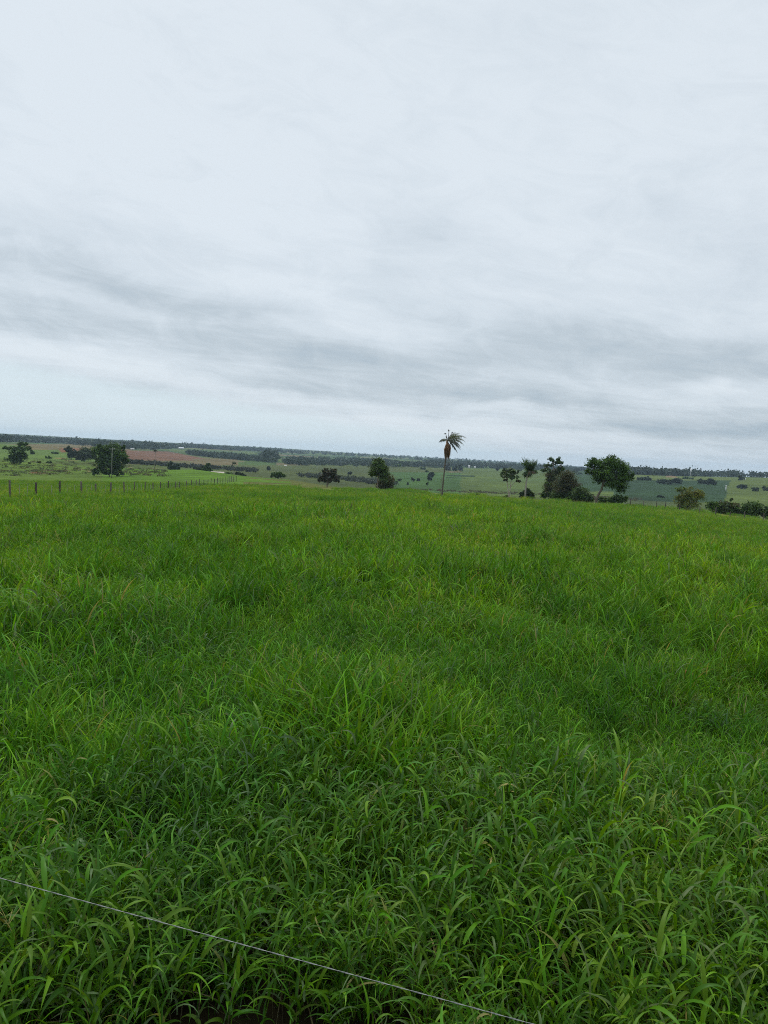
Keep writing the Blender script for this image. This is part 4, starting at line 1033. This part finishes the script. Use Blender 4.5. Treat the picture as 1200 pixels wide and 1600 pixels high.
# water tower
g = hit(1079, 744.5, 700); s = scale_at(g)
root = empty('water_tower', g, 'slender white water tower standing before the right skyline wood', 'water tower')
H_ = 11.5 * s
mb = MB(); mb.tube([(0, 0, -.5), (0, 0, H_ * .35), (0, 0, H_ * .62), (0, 0, H_ * .66)], [.9, .8, .8, 1.1], 12, (.8, .8, .8)); link('column', mb.mesh('column', True), M_paint, root)
mb = MB(); mb.tube([(0, 0, H_ * .66), (0, 0, H_ * .70), (0, 0, H_ * .94), (0, 0, H_)], [1.1, 1.35, 1.35, .5], 12, (.82, .82, .82)); link('tank', mb.mesh('tank', True), M_paint, root)
g = hit(1134, 767, 300); s = scale_at(g)
root = empty('white_marker', g, 'short white marker post at the right edge of the blue-green crop', 'post')
mb = MB(); mb.tube([(0, 0, 0), (0, 0, 6 * s)], [.35, .3], 8, (.8, .8, .8)); link('post', mb.mesh('post', True), M_paint, root)
mb = MB(); mb.tube([(0, 0, 6 * s), (0, 0, 7.5 * s)], [.55, .45], 8, (.8, .8, .8)); link('cap', mb.mesh('cap', True), M_paint, root)
def house(px_, py_, wpx, hpx, wallc, roofc, label, name='farmhouse', cat='house', D=None, roofh=.45, turn=0.0, dmin=600):
    g = ground_at(px_, py_, D) if D else hit(px_, py_, dmin)
    s = scale_at(g); w_, h_ = wpx * s / 2, hpx * s
    root = empty(name, g, label, cat, 'farm buildings across the valley'); root.rotation_euler.z = -math.atan2(g.x, g.y) + turn
    dp = max(3.0, w_ * .8); wh = h_ * (1 - roofh)
    mb = MB(); mb.box((-w_, -dp, -.6), (w_, dp, wh), wallc); link('wall', mb.mesh('wall'), M_paint, root)
    mb = MB(); e_ = .35; ov = w_ + e_
    V = [(-ov, -dp - e_, wh + .003), (ov, -dp - e_, wh + .003), (ov, dp + e_, wh + .003), (-ov, dp + e_, wh + .003), (-ov, 0, h_), (ov, 0, h_)]
    mb.add(V, [(0, 1, 5, 4), (2, 3, 4, 5), (0, 4, 3), (1, 2, 5), (0, 3, 2, 1)], roofc); link('roof', mb.mesh('roof'), M_roof, root)
    mb = MB(); mb.box((-w_ * .12, -dp - .05, 0), (w_ * .12, -dp - .004, wh * .75), (.12, .09, .07)); link('door', mb.mesh('door'), M_wood, root)
    for x in (-.6, .6):
        mb = MB(); mb.box((x * w_ - w_ * .12, -dp - .04, wh * .4), (x * w_ + w_ * .12, -dp - .004, wh * .75), (.06, .07, .08)); link('window', mb.mesh('window'), M_paint, root)
house(340, 737.0, 18, 3.6, (.12, .09, .07), (.36, .31, .26), 'long low shed with pale roof beyond the bright field', 'cattle_shed', 'shed', D=405, roofh=.5)
WH_, RR, GR = (.72, .70, .66), (.35, .17, .11), (.45, .45, .44)
for (x, y, w_, h_, wc, rc, lab) in ((432, 715, 5, 2.6, WH_, GR, 'whitish farmhouse right of the tall dark grove'), (446, 728.5, 3, 2, (.6, .5, .35), GR, 'tan little farmhouse at the left end of the village wood'),
        (467, 722, 4, 2.6, WH_, RR, 'small house with reddish roof inside the village wood'), (486, 724, 3.4, 2, WH_, GR, 'pale house between trees in the middle of the village wood'),
        (510, 722, 4.4, 2.8, WH_, GR, 'pale house right of the dirt track in the village wood'), (531, 724, 4, 2.6, (.42, .55, .6), GR, 'bluish house at the right of the village wood'),
        (283, 701.5, 7, 2.6, (.5, .5, .5), (.5, .52, .54), 'greyish long barn below the left ridge wood'), (355, 711, 5, 1.8, WH_, GR, 'pale low building within the belt right of the red field'),
        (733, 731, 2.4, 4, WH_, GR, 'taller pale building right of the pair of dark trees'), (742, 731.5, 2.6, 2.6, WH_, GR, 'smaller pale building right of the taller one'),
        (207, 702.5, 5, 1.6, (.5, .52, .55), GR, 'pale shed above the left edge of the red field'), (1027, 742.5, 5, 2.6, (.5, .52, .55), (.55, .57, .6), 'pale roofed farmhouse among the trees left of the white tower'),
        (1163, 749.5, 3, 1.8, WH_, GR, 'little white house near the rounded tree on the right slope'), (1056, 741.5, 6, 3.2, (.5, .52, .55), (.5, .52, .56), 'grey roofed barn just left of the white tower'),
        (588, 717, 5, 1.8, (.5, .5, .5), GR, 'faint grey barn on the middle skyline field'), (760, 729.5, 3, 2, WH_, GR, 'white cottage furthest right of the far pale buildings')):
    house(x, y, w_, h_, wc, rc, lab)

# ------------------------------------------------------------------ haze
HAZE_D = .0001
zt = 75.0
mb = MB(); mb.box((-7100, -7100, -90), (7100, 7100, zt)); hz_me = mb.mesh('haze')
m, b, o = newmat('haze_air')
pv = b.new('ShaderNodeVolumePrincipled'); pv.inputs['Color'].default_value = (.62, .82, 1.0, 1); pv.inputs['Density'].default_value = HAZE_D; pv.inputs['Anisotropy'].default_value = .1
b.t.links.new(pv.outputs[0], o.inputs['Volume'])
tag(link('haze', hz_me, m), 'pale bluish air softening the far ridges', 'haze', kind='stuff')
